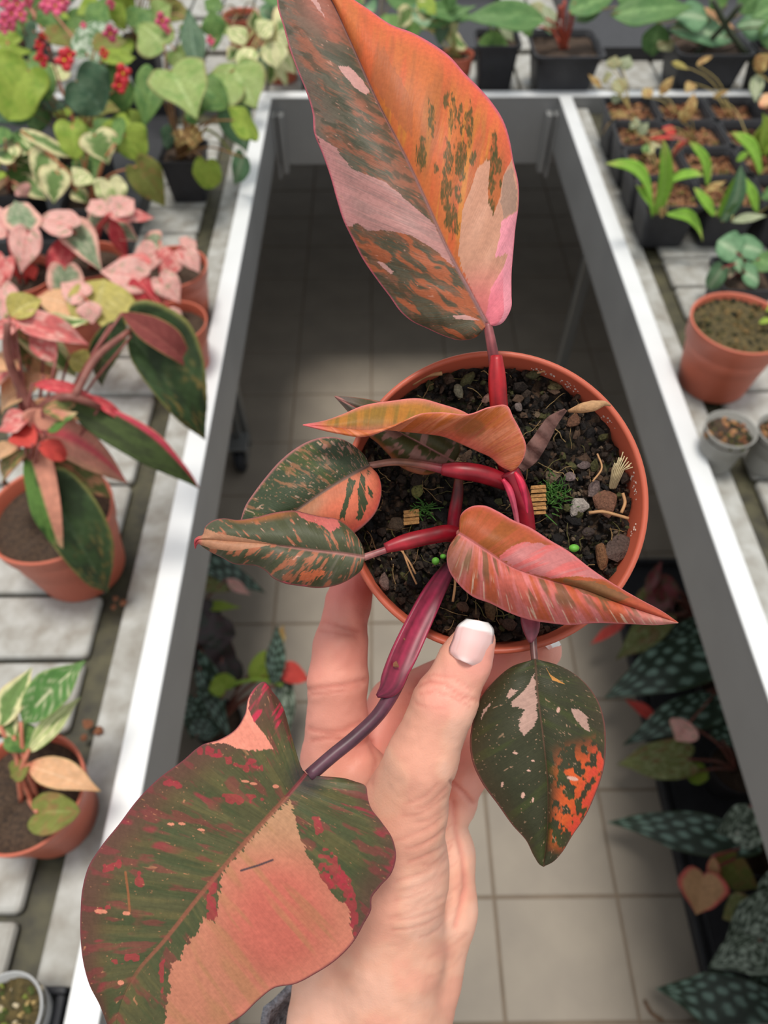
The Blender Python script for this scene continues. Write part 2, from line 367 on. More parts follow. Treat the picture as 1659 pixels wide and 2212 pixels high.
def slab(pts, th, rgb, nm, lift=.004, tilt=(0, 0), ridges=0):
    """a flat husk or chip cut to an outline, with thickness and ridges"""
    pts = np.asarray(pts, float); n = len(pts)
    top = S(pts[:, 0], pts[:, 1], 0) + pn*lift + pn*(np.linspace(tilt[0], tilt[1], n))[:, None]
    V = np.r_[top, top - pn*th]; F = [tuple(range(n)), tuple(range(2*n-1, n-1, -1))] + [(i, i+n, (i+1) % n+n, (i+1) % n) for i in range(n)]
    return mk(nm, V, F, mat(nm + ' husk', rgb, .8, noise=(900, .35), bump=(1800, .8, .0006)), soil, False)
for k in range(7): slab([(1142, 1054+k*9), (1172, 1052+k*9), (1174, 1059+k*9), (1141, 1061+k*9)], .002, (168, 122, 72), 'coir_chip', .005+.0006*(k % 2))
for k in range(4): slab([(872, 1106+k*8), (905, 1102+k*8), (906, 1109+k*8), (873, 1113+k*8)], .002, (140, 118, 62), 'coir_chip', .004+.0006*(k % 2))
for k in range(14):                             # frayed straw tuft on the right
    x0 = 1316 + k*1.1; 
    tube('straw', [S(x0, 1052+2*(k%3), .004), S(1322+k*2.0, 1015, .006+.0006*(k%2)), S(1328+k*3.0, 976+abs(k-6)*4+5*(k%3), .0085)], .00016, mat('straw', (196, 178, 138), .7, noise=(300, .2)), soil, 5)
for pts, w in [([(1272, 1108), (1300, 1105), (1330, 1112), (1358, 1120)], .0005), ([(890, 830), (920, 812), (955, 806)], .0007), ([(1345, 1065), (1350, 1085), (1342, 1108)], .0005), ([(980, 1225), (983, 1260), (978, 1300)], .0004),
               ([(1200, 795), (1180, 800), (1160, 806)], .0003), ([(870, 1190), (885, 1230), (900, 1262)], .0003), ([(860, 1180), (885, 1215), (898, 1240)], .0003), ([(1290, 980), (1300, 1010), (1280, 1040)], .0003)]:
    q = np.array(pts); tube('twig', S(q[:, 0], q[:, 1], .006), w, mat('twig', (178, 134, 92), .7, noise=(300, .2)), soil, 6, k=10)
M_SPR = mat('seedling green', (128, 206, 84), .45, trans=.3, noise=(300, .1))
for x, y, rx, ry in [(1240, 1184, 11, 8), (941, 1212, 8, 8), (957, 1202, 6, 5)]:   # seed leaves of weeds
    s = K*.28/FPX; a = np.linspace(0, 6.28, 16, endpoint=False); p0 = S(x, y, .006)
    V = np.r_[[p0 + pn*.0006], p0 + pr*(np.cos(a)*rx*s)[:, None] + pu*(np.sin(a)*ry*s)[:, None]]; F = [(0, 1+i, 1+(i+1) % 16) for i in range(16)]
    solid(mk('seedling', V, F, M_SPR, soil), .0003)
ms = []
for k in range(160):
    t = r_.normal(size=2); x, y = (1197 + t[0]*14, 1066 + t[1]*16) if k < 110 else (918 + t[0]*10, 1098 + t[1]*10)
    p0 = S(x, y, .002); v, f = tube_vf([p0, p0 + (pn*.9 + pr*r_.normal()*.5 + pu*r_.normal()*.5)*.003], [.0003, .0001], 4); ms.append((v, f))
V, F, C = merge(ms); tag(mk('moss', V, F, mat('moss', (70, 112, 46), .8), soil, False), kind='stuff')
# dry curled scale leaf lying against the rim, and the withered sheath

# ------------------------------------------------------------------ leaves of the held plant
class Ctx: pass
def sub(pts, o, s): return [(o[0] + x / s, o[1] + y / s) for x, y in pts]
def hleaf(name, label, mid, L, R, paint, le=0.0, re=0.0, p=1.5, step=2.2, bulge=.004, wav=0.0, sd=0, parent=None, rib=(.0009, None)):
    lenL = np.linalg.norm(np.diff(np.array(L), axis=0), axis=1).sum()
    ns = int(max(lenL, 200) / step); wmax = max(np.linalg.norm(np.array(L)[:, None] - np.array(mid)[None, :, :2], axis=2).min(1).max(), np.linalg.norm(np.array(R)[:, None] - np.array(mid)[None, :, :2], axis=2).min(1).max())
    nh = max(8, int(wmax * 1.15 / step))
    s = np.linspace(0, 1, ns); M = resample(mid, 400); w = s ** p
    M = np.stack([np.interp(w, np.linspace(0, 1, 400), M[:, i]) for i in range(3)], 1)
    EL, ER = resample(L, ns), resample(R, ns)
    f = lambda e: np.interp(s, np.linspace(0, 1, len(e)), e) if np.ndim(e) else np.full(ns, e)
    EL = np.c_[EL, M[:, 2] + f(le)]; ER = np.c_[ER, M[:, 2] + f(re)]
    t = np.linspace(-1, 1, 2*nh+1); at = np.abs(t)[None, :, None]
    E = np.where((t < 0)[None, :, None], EL[:, None, :], ER[:, None, :])
    G = M[:, None, :] * (1 - at) + E * at
    ta = np.abs(t)[None, :]; tapers = (np.sin(np.pi * np.clip(s, 0, 1)) ** .6)[:, None]
    G[..., 2] -= bulge * 4 * ta * (1 - ta) * tapers
    if wav: G[..., 2] += wav * ta**2 * np.sin(s * 19 + 2*np.sign(t)[None].T * 0)[:, None] * tapers
    # fine corrugation along the side veins
    G[..., 2] += .00025 * np.sin(s * ns * step / 16)[:, None] * np.sin(np.pi * ta) * tapers
    c = Ctx(); c.x = G[..., 0]; c.y = G[..., 1]; c.s = np.broadcast_to(s[:, None], c.x.shape); c.t = np.broadcast_to(ta, c.x.shape); c.left = np.broadcast_to((t < 0)[None], c.x.shape)
    dv = E[..., :2] - M[:, None, :2]; dv = dv / (np.linalg.norm(dv, axis=-1, keepdims=True) + 1e-6); c.vx, c.vy = dv[..., 0], dv[..., 1]
    c.len = ns * step; c.wid = wmax
    c.lt = np.linalg.norm(E[..., :2] - M[:, None, :2], axis=-1) * c.t     # pixels from the midrib
    def jag(amp, fr=.22, seed=1):              # ragged along the veins
        q = (vnoise(c.s * c.len * fr, c.t * 3, seed) - .5) * 2 * amp
        return c.x + q * c.vx, c.y + q * c.vy
    c.jag = jag
    c.poly = lambda pl, amp=10, fr=.22, seed=1: inpoly(*jag(amp, fr, seed), pl).astype(float)
    c.streak = lambda f1=.12, f2=1.0, seed=3, o=3: fbm(c.s * c.len * f1, c.lt * .012 * f2 + 3 * c.left, seed, o)
    rgb = paint(c)
    V = P(G[..., 0], G[..., 1], G[..., 2]).reshape(-1, 3); n2 = 2*nh+1
    i, j = np.meshgrid(np.arange(ns-1), np.arange(n2-1), indexing='ij')
    F = np.stack([i*n2+j, (i+1)*n2+j, (i+1)*n2+j+1, i*n2+j+1], -1).reshape(-1, 4)
    uv = np.stack([c.s, np.broadcast_to(t[None], c.x.shape)], -1).reshape(-1, 2)
    o = mk(name, V, F, M_LEAF, parent or plant, True, rgb.reshape(-1, 3), uv); solid(o, .00035)
    if label: o['label'] = label
    if rib:                                    # raised midrib
        mm = resample(mid, 60); q = np.linspace(0, 1, 60); r = rib[0] * (1 - q*.85)
        rv, rf = tube_vf(P(mm[:, 0], mm[:, 1], mm[:, 2] + .0007), r, 8)
        mk('midrib', rv, rf, M_STEM, o, True, np.broadcast_to(lin(rib[1] or (150, 96, 92)), rv.shape))
    return o
def base(c, rgb): return np.broadcast_to(lin(rgb), c.x.shape + (3,)).copy()
def edge(c, col, rgb, w=7): return mixc(col, rgb, sstep(1 - w / max(c.wid, 1) * 1.5, 1, c.t))
def specks(c, col, rgb, dens=.72, f=.25, seed=9, where=1): return mixc(col, rgb, sstep(dens, dens+.06, vnoise(c.s*c.len*f, c.lt*f*.5+40*c.left, seed)) * where)
def spot(c, col, rgb, x, y, rx, ry, ang=0, jag=.35, seed=4, a=1.0):
    ca, sa = math.cos(ang), math.sin(ang); dx = c.x - x; dy = c.y - y
    u = (dx*ca + dy*sa)/rx; v = (-dx*sa + dy*ca)/ry
    q = u*u + v*v + (vnoise(c.x*.12, c.y*.12, seed)-.5)*2*jag
    return mixc(col, rgb, sstep(1.15, .85, q)*a)

# --- leaf A: the tall one
oA, sA = (580, 0), 2.765
A_mid = [(1052, 700, .262), (1020, 640, .2605), (967, 540, .259), (928, 452, .259), (887, 362, .260), (811, 210, .265), (750, 72, .272), (717, 0, .276), (680, -58, .282), (640, -110, .288)]
A_L = [(1047, 705), (1028, 727), (996, 734), (960, 725), (924, 709), (887, 691), (869, 676), (840, 637), (815, 604), (783, 557), (761, 514), (743, 477), (728, 430), (714, 380), (696, 329), (679, 286), (676, 246), (665, 206), (645, 156), (627, 108), (613, 58), (600, 11), (604, -50), (640, -110)]
A_R = [(1054, 700), (1065, 703), (1083, 698), (1097, 680), (1104, 662), (1104, 637), (1104, 593), (1108, 542), (1113, 488), (1119, 445), (1119, 398), (1108, 347), (1101, 307), (1086, 260), (1061, 221), (1036, 192), (1003, 159), (971, 123), (931, 94), (891, 72), (844, 54), (797, 22), (764, 0), (700, -52), (640, -110)]
def paintA(c):
    wx = c.x + 14*fbm(c.x*.03, c.y*.03, 77, 2); wy = c.y + 14*fbm(c.x*.03, c.y*.03, 78, 2)
    al = wx*.80 + wy*.60; ac = -wx*.60 + wy*.80                  # along and across the side veins
    st = fbm(al*.022, ac*.085, 3, 4)*.6 + fbm(al*.012, ac*.04, 4, 2)*.4; fine = c.streak(.5, 2.5, 13)
    l = base(c, (88, 84, 68)); l = mixc(l, (124, 106, 94), sstep(.5, .95, c.t)*.65*sstep(520, 250, c.y))  # grey-brown tint near the upper edge: a sheen put into the colour
    l = mixc(l, (158, 92, 68), sstep(.46, .62, st*.75 + fine*.25)*.8*sstep(1.02, .8, c.t))
    l = mixc(l, (68, 68, 52), sstep(.50, .66, fbm(al*.026, ac*.10, 23, 4))*.7)
    l = mixc(l, (182, 104, 88), sstep(130, 10, c.y)*sstep(.95, .3, c.t)*.6)
    low = sstep(455, 520, c.y); l = mixc(l, (94, 74, 50), low*.5*(fine > .45)); l = mixc(l, (180, 94, 58), low*sstep(.50, .62, fbm(al*.018, ac*.085, 33, 4))*.8)
    pk = c.poly(sub([(285, 800), (330, 835), (400, 880), (500, 1010), (600, 1050), (700, 1090), (860, 1230), (990, 1340), (1080, 1500), (1110, 1600), (1000, 1500), (860, 1410), (720, 1375), (600, 1380), (530, 1330), (470, 1360), (430, 1280), (370, 1080)], oA, sA), 6, .25, 7)
    g = lin((184, 132, 126)) * (1 + .16*(fine - .5))[..., None]; g = g * (1 - .55*sstep(.5, .62, c.streak(.25, 1.2, 43))[..., None]*np.array([.35, .2, .2]))
    g = g*(1-sstep(.75, 1, c.t)[..., None]*.5) + lin((226, 152, 150))*(sstep(.75, 1, c.t)[..., None]*.5)
    l = l*(1-pk[..., None]) + g*pk[..., None]
    for pl in ([(415, 395), (480, 400), (560, 480), (605, 545), (590, 575), (520, 530), (450, 450)], [(645, 1560), (680, 1565), (750, 1620), (740, 1640), (700, 1610)], [(1105, 1885), (1180, 1880), (1265, 1915), (1190, 1910), (1120, 1905)], [(250, 0), (290, 0), (340, 110), (315, 80)]):
        l = mixc(l, (198, 148, 140), c.poly(sub(pl, oA, sA), 3, .3, 5))
    va = (c.x + c.y*.12)*.055; r = base(c, (198, 106, 54)); r = mixc(r, (204, 92, 52), sstep(.40, .7, fbm(va, c.y*.006, 53, 3))*.7); r = mixc(r, (200, 126, 50), sstep(.48, .66, fbm(va*1.3+7, c.y*.005, 63, 3))*sstep(150, 300, c.y)*.85); r = mixc(r, (160, 92, 52), sstep(.5, .68, fbm(va*.9+3, c.y*.007, 73, 3))*.5); r = r*(1 + .14*(fine-.5))[..., None]
    tri = c.poly(sub([(690, 270), (740, 400), (800, 480), (860, 620), (860, 830), (800, 760), (700, 620), (620, 470), (640, 380)], oA, sA), 8, .2, 2)
    r = mixc(r, (176, 96, 56), tri*.8)
    r = mixc(r, (232, 100, 70), sstep(.8, 1, c.t)*.7)
    gz = fbm(c.x*.10 - c.y*.02, c.y*.02, 17, 2)
    for (x, y, rx, ry) in [(975, 700, 22, 120), (1100, 700, 26, 130), (1150, 730, 22, 90), (1195, 760, 24, 130), (1065, 600, 18, 60), (915, 930, 30, 90), (1075, 930, 26, 120), (1150, 960, 40, 130), (1000, 1000, 16, 50), (1060, 1150, 30, 140), (1130, 1150, 24, 70), (1345, 880, 22, 100), (1330, 1090, 22, 90), (1330, 1240, 22, 60), (1385, 1100, 12, 40), (1100, 1330, 44, 90), (1220, 940, 26, 50), (1350, 1000, 40, 80)]:
        px, py = sub([(x, y)], oA, sA)[0]; dx = (c.x - px)/(rx/sA); dy = (c.y - py)/(ry/sA)
        q = dx*dx + dy*dy + (fbm(c.x*.20, c.y*.06, 19+int(x) % 7, 4)-.5)*4.0
        r = mixc(r, (76, 72, 32), sstep(1.0, .6, q)*(.55 + .45*sstep(.30, .5, fbm(c.x*.4, c.y*.12, 29, 2)))*.9)
    pp = c.poly(sub([(1300, 955), (1325, 990), (1312, 1090), (1312, 1200), (1340, 1290), (1380, 1180), (1400, 1050), (1455, 945), (1500, 1100), (1500, 1230), (1470, 1640), (1470, 1860), (1400, 1960), (1300, 1930), (1250, 1800), (1150, 1600), (1135, 1500), (1160, 1250), (1200, 1150), (1240, 1020)], oA, sA), 5, .2, 6)
    pc_ = lin((202, 146, 120))*(1 + .12*(fine-.5))[..., None]
    r = r*(1-pp[..., None]) + pc_*pp[..., None]
    pq = c.poly(sub([(1510, 1230), (1470, 1270), (1390, 1320), (1380, 1420), (1350, 1540), (1430, 1510), (1400, 1600), (1330, 1720), (1300, 1880), (1330, 1990), (1500, 1960), (1520, 1600)], oA, sA), 5, .2, 8)
    r = mixc(r, (156, 128, 112), c.poly(sub([(1405, 1040), (1455, 1000), (1480, 1150), (1475, 1260), (1400, 1310), (1385, 1200)], oA, sA), 4, .2, 9)*.75)
    r = mixc(r, (240, 152, 166), pq*.95)
    cr = sstep(150, 30, np.hypot(c.x-1052, c.y-695)); r = mixc(r, (226, 96, 110), cr*.6*(c.t < .7))
    o = np.where(c.left[..., None], l, r)
    o = specks(c, o, (206, 150, 130), .92, .22, 9, c.left*.6)
    o = mixc(o, (140, 102, 98), sstep(9, 3, c.lt)*.9)
    return edge(c, o, (204, 96, 112), 5)
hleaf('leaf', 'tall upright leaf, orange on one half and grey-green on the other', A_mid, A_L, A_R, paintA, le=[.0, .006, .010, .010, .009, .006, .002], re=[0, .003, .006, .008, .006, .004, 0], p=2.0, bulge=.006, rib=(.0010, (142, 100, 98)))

# --- leaf B: the large one in front of the wrist
oB, sB = (150, 1450), 2.212
B_mid = [(661, 1672, .2500), (640, 1697, .2485), (548, 1798, .2460), (439, 1925, .2455), (353, 2033, .247), (299, 2095, .248), (262, 2165, .250), (250, 2235, .252), (262, 2310, .255)]
B_L = [(656, 1667), (634, 1653), (622, 1626), (620, 1590), (618, 1554), (607, 1522), (588, 1495), (568, 1473), (552, 1484), (536, 1509), (530, 1540), (512, 1572), (475, 1597), (439, 1608), (394, 1644), (344, 1681), (299, 1726), (258, 1780), (218, 1830), (193, 1870), (179, 1920), (175, 1970), (175, 2024), (182, 2083), (195, 2128), (216, 2169), (232, 2210), (244, 2255), (262, 2310)]
B_R = [(664, 1680), (674, 1687), (697, 1685), (733, 1681), (769, 1690), (790, 1699), (794, 1721), (801, 1744), (824, 1775), (848, 1812), (855, 1852), (846, 1884), (819, 1916), (803, 1938), (801, 1965), (787, 1992), (760, 2038), (724, 2074), (683, 2101), (638, 2124), (593, 2133), (557, 2160), (525, 2191), (494, 2212), (430, 2262), (345, 2302), (262, 2310)]
def paintB(c):
    st = c.streak(.05, .6, 3); fine = c.streak(.35, 2.2, 13)
    o = base(c, (86, 84, 54)); o = mixc(o, (74, 80, 50), sstep(.42, .66, c.streak(.04, .5, 71))); o = mixc(o, (110, 100, 60), sstep(.5, .74, st)*.5)
    o = o*(1 + .26*(fine-.5))[..., None]
    o = mixc(o, (104, 70, 54), sstep(.55, .98, c.t)*.75*c.left); o = mixc(o, (98, 66, 56), sstep(.72, .98, c.t)*.7)
    mg = fbm(c.s*c.len*.03, c.lt*.014, 81, 3)
    o = mixc(o, (160, 50, 66), sstep(.64, .76, mg)*sstep(.3, .6, c.t)*.7)
    o = mixc(o, (146, 52, 62), sstep(.6, .72, fbm(c.s*c.len*.05, c.lt*.02, 82, 3))*.45)
    for x, y, rx, ry, an in [(640, 380, 60, 20, .3), (720, 400, 60, 16, .5), (790, 610, 60, 18, .2), (880, 600, 40, 12, .3), (210, 930, 60, 18, -.4), (880, 440, 40, 16, .6), (500, 535, 40, 20, 0), (340, 1000, 18, 40, 0), (280, 1370, 60, 16, -.2), (830, 460, 50, 14, .3), (160, 1140, 40, 14, -.4), (1190, 740, 20, 60, -.4), (1260, 950, 40, 80, -.5), (1310, 1010, 26, 70, -.3), (1350, 1150, 20, 100, -.1), (1230, 1000, 30, 60, -.4), (680, 1110, 26, 90, 0), (445, 1450, 14, 80, 0)]:
        px, py = sub([(x, y)], oB, sB)[0]; o = spot(c, o, (182, 48, 66), px, py, rx/sB, ry/sB, an, 1.5, int(x) % 9, .6)
    pk = c.poly(sub([(1058, 612), (1090, 740), (1140, 880), (1220, 1010), (1290, 1100), (1335, 1120), (1340, 1210), (1355, 1290), (1400, 1420), (1180, 1560), (980, 1640), (830, 1750), (700, 1900), (400, 2000), (455, 1690), (490, 1400), (535, 1385), (550, 1310), (605, 1270), (640, 1170), (700, 1205), (712, 1080), (740, 950), (800, 880), (870, 800), (980, 680)], oB, sB), 9, .25, 4)
    g = base(c, (196, 126, 100)); 
    dist = np.hypot((c.x-602)/150, (c.y-1990)/170); g = mixc(g, (200, 98, 86), sstep(1.2, .3, dist)*.75)
    g = mixc(g, (184, 142, 106), sstep(1900, 1760, c.y)*.8); g = mixc(g, (226, 132, 112), sstep(.82, 1, c.t)*.5); g = mixc(g, (170, 128, 84), sstep(.5, .7, c.streak(.03, .4, 91))*.45)
    g = g*(1 + .14*(fine-.5))[..., None]
    pk = pk*(1-c.left); o = o*(1-pk[..., None]) + g*pk[..., None]
    lb = c.poly(sub([(870, 100), (820, 180), (760, 270), (650, 345), (735, 340), (800, 368), (880, 378), (975, 372), (930, 300), (880, 240), (856, 180)], oB, sB), 4, .2, 5)
    o = mixc(o, (238, 148, 126), lb)
    lob = sstep(1610, 1560, c.y)*(1-lb); o = mixc(o, (94, 62, 50), lob*.6); o = mixc(o, (196, 50, 76), lob*sstep(.52, .62, fbm(c.x*.05+c.y*.03, c.y*.012, 15, 3)))
    o = specks(c, o, (198, 132, 96), .93, .16, 9, (1-pk)*.8); o = specks(c, o, (190, 132, 92), .93, .3, 19, (1-pk)*.7)
    o = mixc(o, (58, 48, 52), sstep(60, 15, np.hypot(c.x-664, c.y-1678))*.8)
    rc = sstep(7, 3, c.lt); o = mixc(o, (150, 88, 68), rc*.8*(c.y > 1720)*sstep(2180, 2050, c.y)); o = mixc(o, (132, 60, 62), rc*.9*(c.y <= 1720))
    for pl, w, rgb in [([(272, 1884), (278, 1930), (281, 1968)], 2.0, (150, 92, 58)), ([(521, 1880), (560, 1868), (589, 1857)], 1.8, (80, 62, 66))]:   # scars
        o = mixc(o, rgb, sstep(w+1.5, w-.5, pldist(c.x, c.y, pl)))
    for x, y, rx, ry in [(218, 1968, 14, 5), (274, 1972, 8, 5), (370, 1780, 8, 3), (394, 1779, 8, 3), (530, 1687, 9, 3), (548, 1692, 8, 3), (596, 1698, 7, 4), (435, 1792, 8, 3), (262, 2122, 7, 5)]:
        o = spot(c, o, (222, 140, 112), x, y, rx, ry, .1, .2)
    return edge(c, o, (124, 62, 68), 5)
hleaf('leaf', 'largest leaf, green and salmon with two rounded lobes', B_mid, B_L, B_R, paintB, le=[.001, .004, -.004, .002, .008, .010, .009, .006, 0], re=[.001, -.003, .002, .006, .006, .006, .004, 0], p=1.9, bulge=.003, rib=(.0008, (140, 84, 66)))

# --- leaf C: the rolled orange one
C_mid = [(1106, 1019, .266), (1078, 1004, .266), (1065, 991, .2655), (1031, 974, .264), (993, 957, .262), (959, 943, .2605), (921, 937, .259), (871, 932, .258), (841, 929, .2575), (782, 930, .257), (720, 924, .2565), (655, 918, .256)]
C_F = [(1110, 1018), (1130, 990), (1136, 965), (1124, 930), (1108, 900), (1096, 877), (1060, 879), (1018, 894), (950, 891), (909, 894), (879, 907), (841, 925), (782, 943), (730, 936), (655, 918)]
C_B = [(1104, 1014), (1085, 985), (1060, 945), (1035, 912), (1005, 892), (951, 873), (909, 862), (845, 867), (782, 878), (740, 896), (700, 910), (655, 918)]
def paintC(c):
    fine = c.streak(.4, 2, 13); 
    f = base(c, (206, 118, 78)); f = mixc(f, (190, 100, 40), sstep(.5, .62, c.streak(.05, .6, 5))*.8); f = mixc(f, (222, 136, 100), sstep(.55, .68, c.streak(.06, .7, 15))*.8)
    f = mixc(f, (150, 96, 60), sstep(1.0, .7, np.hypot((c.x-1015)/40, (c.y-925)/26))*.6); f = mixc(f, (212, 88, 84), sstep(.35, .0, c.t)*.6*sstep(.6, .3, c.s))
    f = mixc(f, (196, 86, 70), sstep(.62, .7, c.streak(.3, .2, 25))*.4)
    b = base(c, (178, 116, 44)); b = mixc(b, (134, 104, 40), sstep(.45, .65, c.streak(.05, .6, 35))*.8); b = mixc(b, (208, 124, 100), sstep(.75, 1, c.t)*.9); b = mixc(b, (220, 150, 134), sstep(.3, .0, c.t)*.5)
    o = np.where(c.left[..., None], f, b)*(1+.18*(fine-.5))[..., None]
    o = mixc(o, (222, 108, 112), sstep(720, 670, c.x)*.9)
    return edge(c, o, (230, 128, 120), 6)
hleaf('leaf', 'rolled orange-brown leaf folded along its midrib', C_mid, C_F, C_B, paintC, le=[0, -.006, -.010, -.012, -.012, -.011, -.010, -.006, -.003, 0], re=[0, .006, .010, .012, .010, .006, .004, 0], p=1.0, bulge=.003, rib=None)

# --- leaf D: heart shaped, green above and coral below
oD, sD = (400, 820), 3.606
D_mid = [(797, 1006, .268), (760, 1025, .267), (691, 1067, .2665), (644, 1100, .2665), (590, 1135, .267), (522, 1178, .268)]
D_L = [(797, 1003), (788, 986), (772, 970), (752, 956), (727, 946), (699, 945), (672, 952), (638, 970), (605, 997), (575, 1031), (550, 1064), (530, 1095), (522, 1119), (515, 1150), (522, 1178)]
D_R = [(799, 1009), (813, 1022), (823, 1053), (821, 1078), (810, 1108), (788, 1133), (766, 1150), (733, 1165), (677, 1178), (600, 1186), (522, 1178)]
def paintD(c):
    fine = c.streak(.4, 2, 13)
    l = base(c, (62, 72, 50)); l = mixc(l, (76, 86, 40), sstep(.5, .7, c.streak(.05, .5, 4))*.7); l = mixc(l, (150, 102, 72), sstep(.66, .76, fbm(c.s*c.len*.10, c.lt*.035, 6, 4)+.08*sstep(.4, .9, c.t))*.8)
    l = specks(c, l, (186, 150, 128), .86, .26, 12, .8); l = specks(c, l, (170, 120, 92), .80, .34, 42, .5); l = mixc(l, (190, 130, 112), sstep(.62, .72, fbm(c.s*c.len*.16, c.lt*.06, 26, 3))*sstep(1020, 970, c.y)*.7)
    r = base(c, (218, 116, 86)); r = mixc(r, (176, 116, 84), sstep(.42, .2, c.t)*.4 + sstep(720, 670, c.x)*.7); r = mixc(r, (226, 92, 82), sstep(.6, 1, c.t)*.7)
    for pl in ([(1280, 770), (1330, 780), (1290, 900), (1240, 1080), (1190, 1090), (1230, 980), (1255, 860)], [(1370, 730), (1410, 780), (1400, 900), (1420, 960), (1380, 1080), (1330, 1100), (1350, 960), (1340, 850)], [(1425, 830), (1460, 880), (1465, 930), (1430, 900)], [(1420, 700), (1440, 720), (1420, 760)]):
        r = mixc(r, (66, 74, 48), c.poly(sub(pl, oD, sD), 5, .35, 3)*sstep(.30, .45, fine+.08))
    o = np.where(c.left[..., None], l, r)*(1+.2*(fine-.5))[..., None]; o = mixc(o, (120, 96, 84), sstep(6, 2, c.lt))
    return edge(c, o, (176, 112, 110), 5)
hleaf('leaf', 'heart-shaped leaf, dark green above its midrib and coral below', D_mid, D_L, D_R, paintD, le=[0, .004, .006, .005, .003, 0], re=[0, .003, .005, .004, 0], p=1.75, bulge=.004, rib=(.0007, (126, 98, 86)))

# --- leaf E: small leaf under the rolled one
E_mid = [(980, 997, .276), (940, 975, .2755), (900, 953, .275), (854, 930, .275), (795, 895, .274), (723, 856, .272)]
E_L = [(976, 1002), (951, 1016), (921, 1025), (888, 1019), (858, 1002), (841, 983), (816, 957), (795, 940), (768, 907), (742, 877), (723, 856)]
E_R = [(985, 992), (993, 975), (990, 950), (965, 925), (930, 903), (880, 882), (830, 870), (780, 861), (723, 856)]
def paintE(c):
    o = base(c, (150, 104, 92)); g = fbm(c.s*c.len*.05, c.lt*.02+5*c.left, 6, 3); o = mixc(o, (74, 70, 36), sstep(.47, .53, g)); o = mixc(o, (188, 108, 62), sstep(.75, .98, c.t)*.7*c.left)
    o = mixc(o, (72, 66, 34), (1-c.left)*sstep(.4, .5, c.streak(.05, .5, 9))*.9); o = mixc(o, (120, 106, 104), sstep(800, 740, c.x)*.6)
    o = o*(1+.2*(c.streak(.4, 2, 13)-.5))[..., None]; o = mixc(o, (166, 112, 104), sstep(4, 1.5, c.lt)); return edge(c, o, (150, 92, 70), 4)
hleaf('leaf', 'small green and pinkish leaf tucked under the rolled one', E_mid, E_L, E_R, paintE, le=.004, re=.003, p=1.3, bulge=.004, rib=(.0005, (170, 116, 106)))

# --- leaf F: left, with a hooked tip
F_mid = [(787, 1203, .258), (740, 1196, .2575), (677, 1189, .257), (577, 1175, .257), (483, 1168, .258), (440, 1164, .259), (428, 1165, .260), (423, 1172, .262), (422, 1184, .264)]
F_L = [(786, 1196), (785, 1190), (772, 1161), (749, 1136), (727, 1122), (694, 1117), (666, 1111), (636, 1104), (594, 1108), (550, 1119), (511, 1124), (480, 1121), (461, 1125), (444, 1139), (437, 1157), (428, 1160), (421, 1166), (420, 1174), (422, 1184)]
F_R = [(787, 1209), (780, 1230), (760, 1247), (733, 1261), (691, 1269), (650, 1265), (611, 1258), (589, 1247), (575, 1233), (555, 1222), (527, 1219), (505, 1217), (483, 1205), (458, 1193), (439, 1181), (428, 1174), (424, 1178), (422, 1184)]
def paintF(c):
    fine = c.streak(.4, 2, 13); o = base(c, (82, 84, 62)); o = mixc(o, (104, 98, 82), sstep(.5, .66, c.streak(.04, .5, 2))*.8); o = mixc(o, (70, 72, 44), sstep(.55, .7, c.streak(.07, .7, 3))*.7)
    o = mixc(o, (184, 108, 78), sstep(.63, .72, fbm(c.s*c.len*.11, c.lt*.04+9*c.left, 6, 4)+.06*(1-c.left))*.85)
    o = mixc(o, (184, 130, 100), inpoly(c.x, c.y, [(420, 1170), (440, 1140), (470, 1152), (530, 1162), (600, 1176), (560, 1182), (500, 1190), (455, 1184)])*.95)
    o = mixc(o, (206, 106, 100), c.poly(sub([(850, 1020), (960, 1050), (1060, 1070), (1180, 1090), (1210, 1140), (1130, 1190), (1080, 1150), (980, 1110), (900, 1080)], oD, sD), 4, .3, 3)*.9)
    o = mixc(o, (158, 96, 52), sstep(.75, .95, c.t)*c.left*sstep(480, 520, c.x)*sstep(660, 600, c.x)*.9)
    o = mixc(o, (222, 116, 76), c.poly(sub([(900, 1500), (990, 1480), (1100, 1490), (1050, 1540), (950, 1570), (880, 1560)], oD, sD), 8, .4, 3)*.9)
    o = mixc(o, (228, 88, 104), inpoly(c.x, c.y, [(610, 1254), (640, 1262), (664, 1262), (650, 1275), (600, 1270)])*.9)
    o = specks(c, o, (214, 160, 140), .92, .2, 9, .8); o = o*(1+.18*(fine-.5))[..., None]
    o = mixc(o, (168, 116, 108), sstep(7, 2, c.lt)*.9*sstep(560, 640, c.x)); o = mixc(o, (206, 76, 88), sstep(440, 425, c.x)*.9)
    return edge(c, o, (150, 86, 84), 4)
hleaf('leaf', 'olive and coral streaked leaf with a hooked tip', F_mid, F_L, F_R, paintF, le=[0, .004, .006, .006, .006, .004, 0], re=[0, .005, .007, .004, .007, .004, 0], p=1.6, bulge=.004, rib=(.0007, (172, 120, 112)))

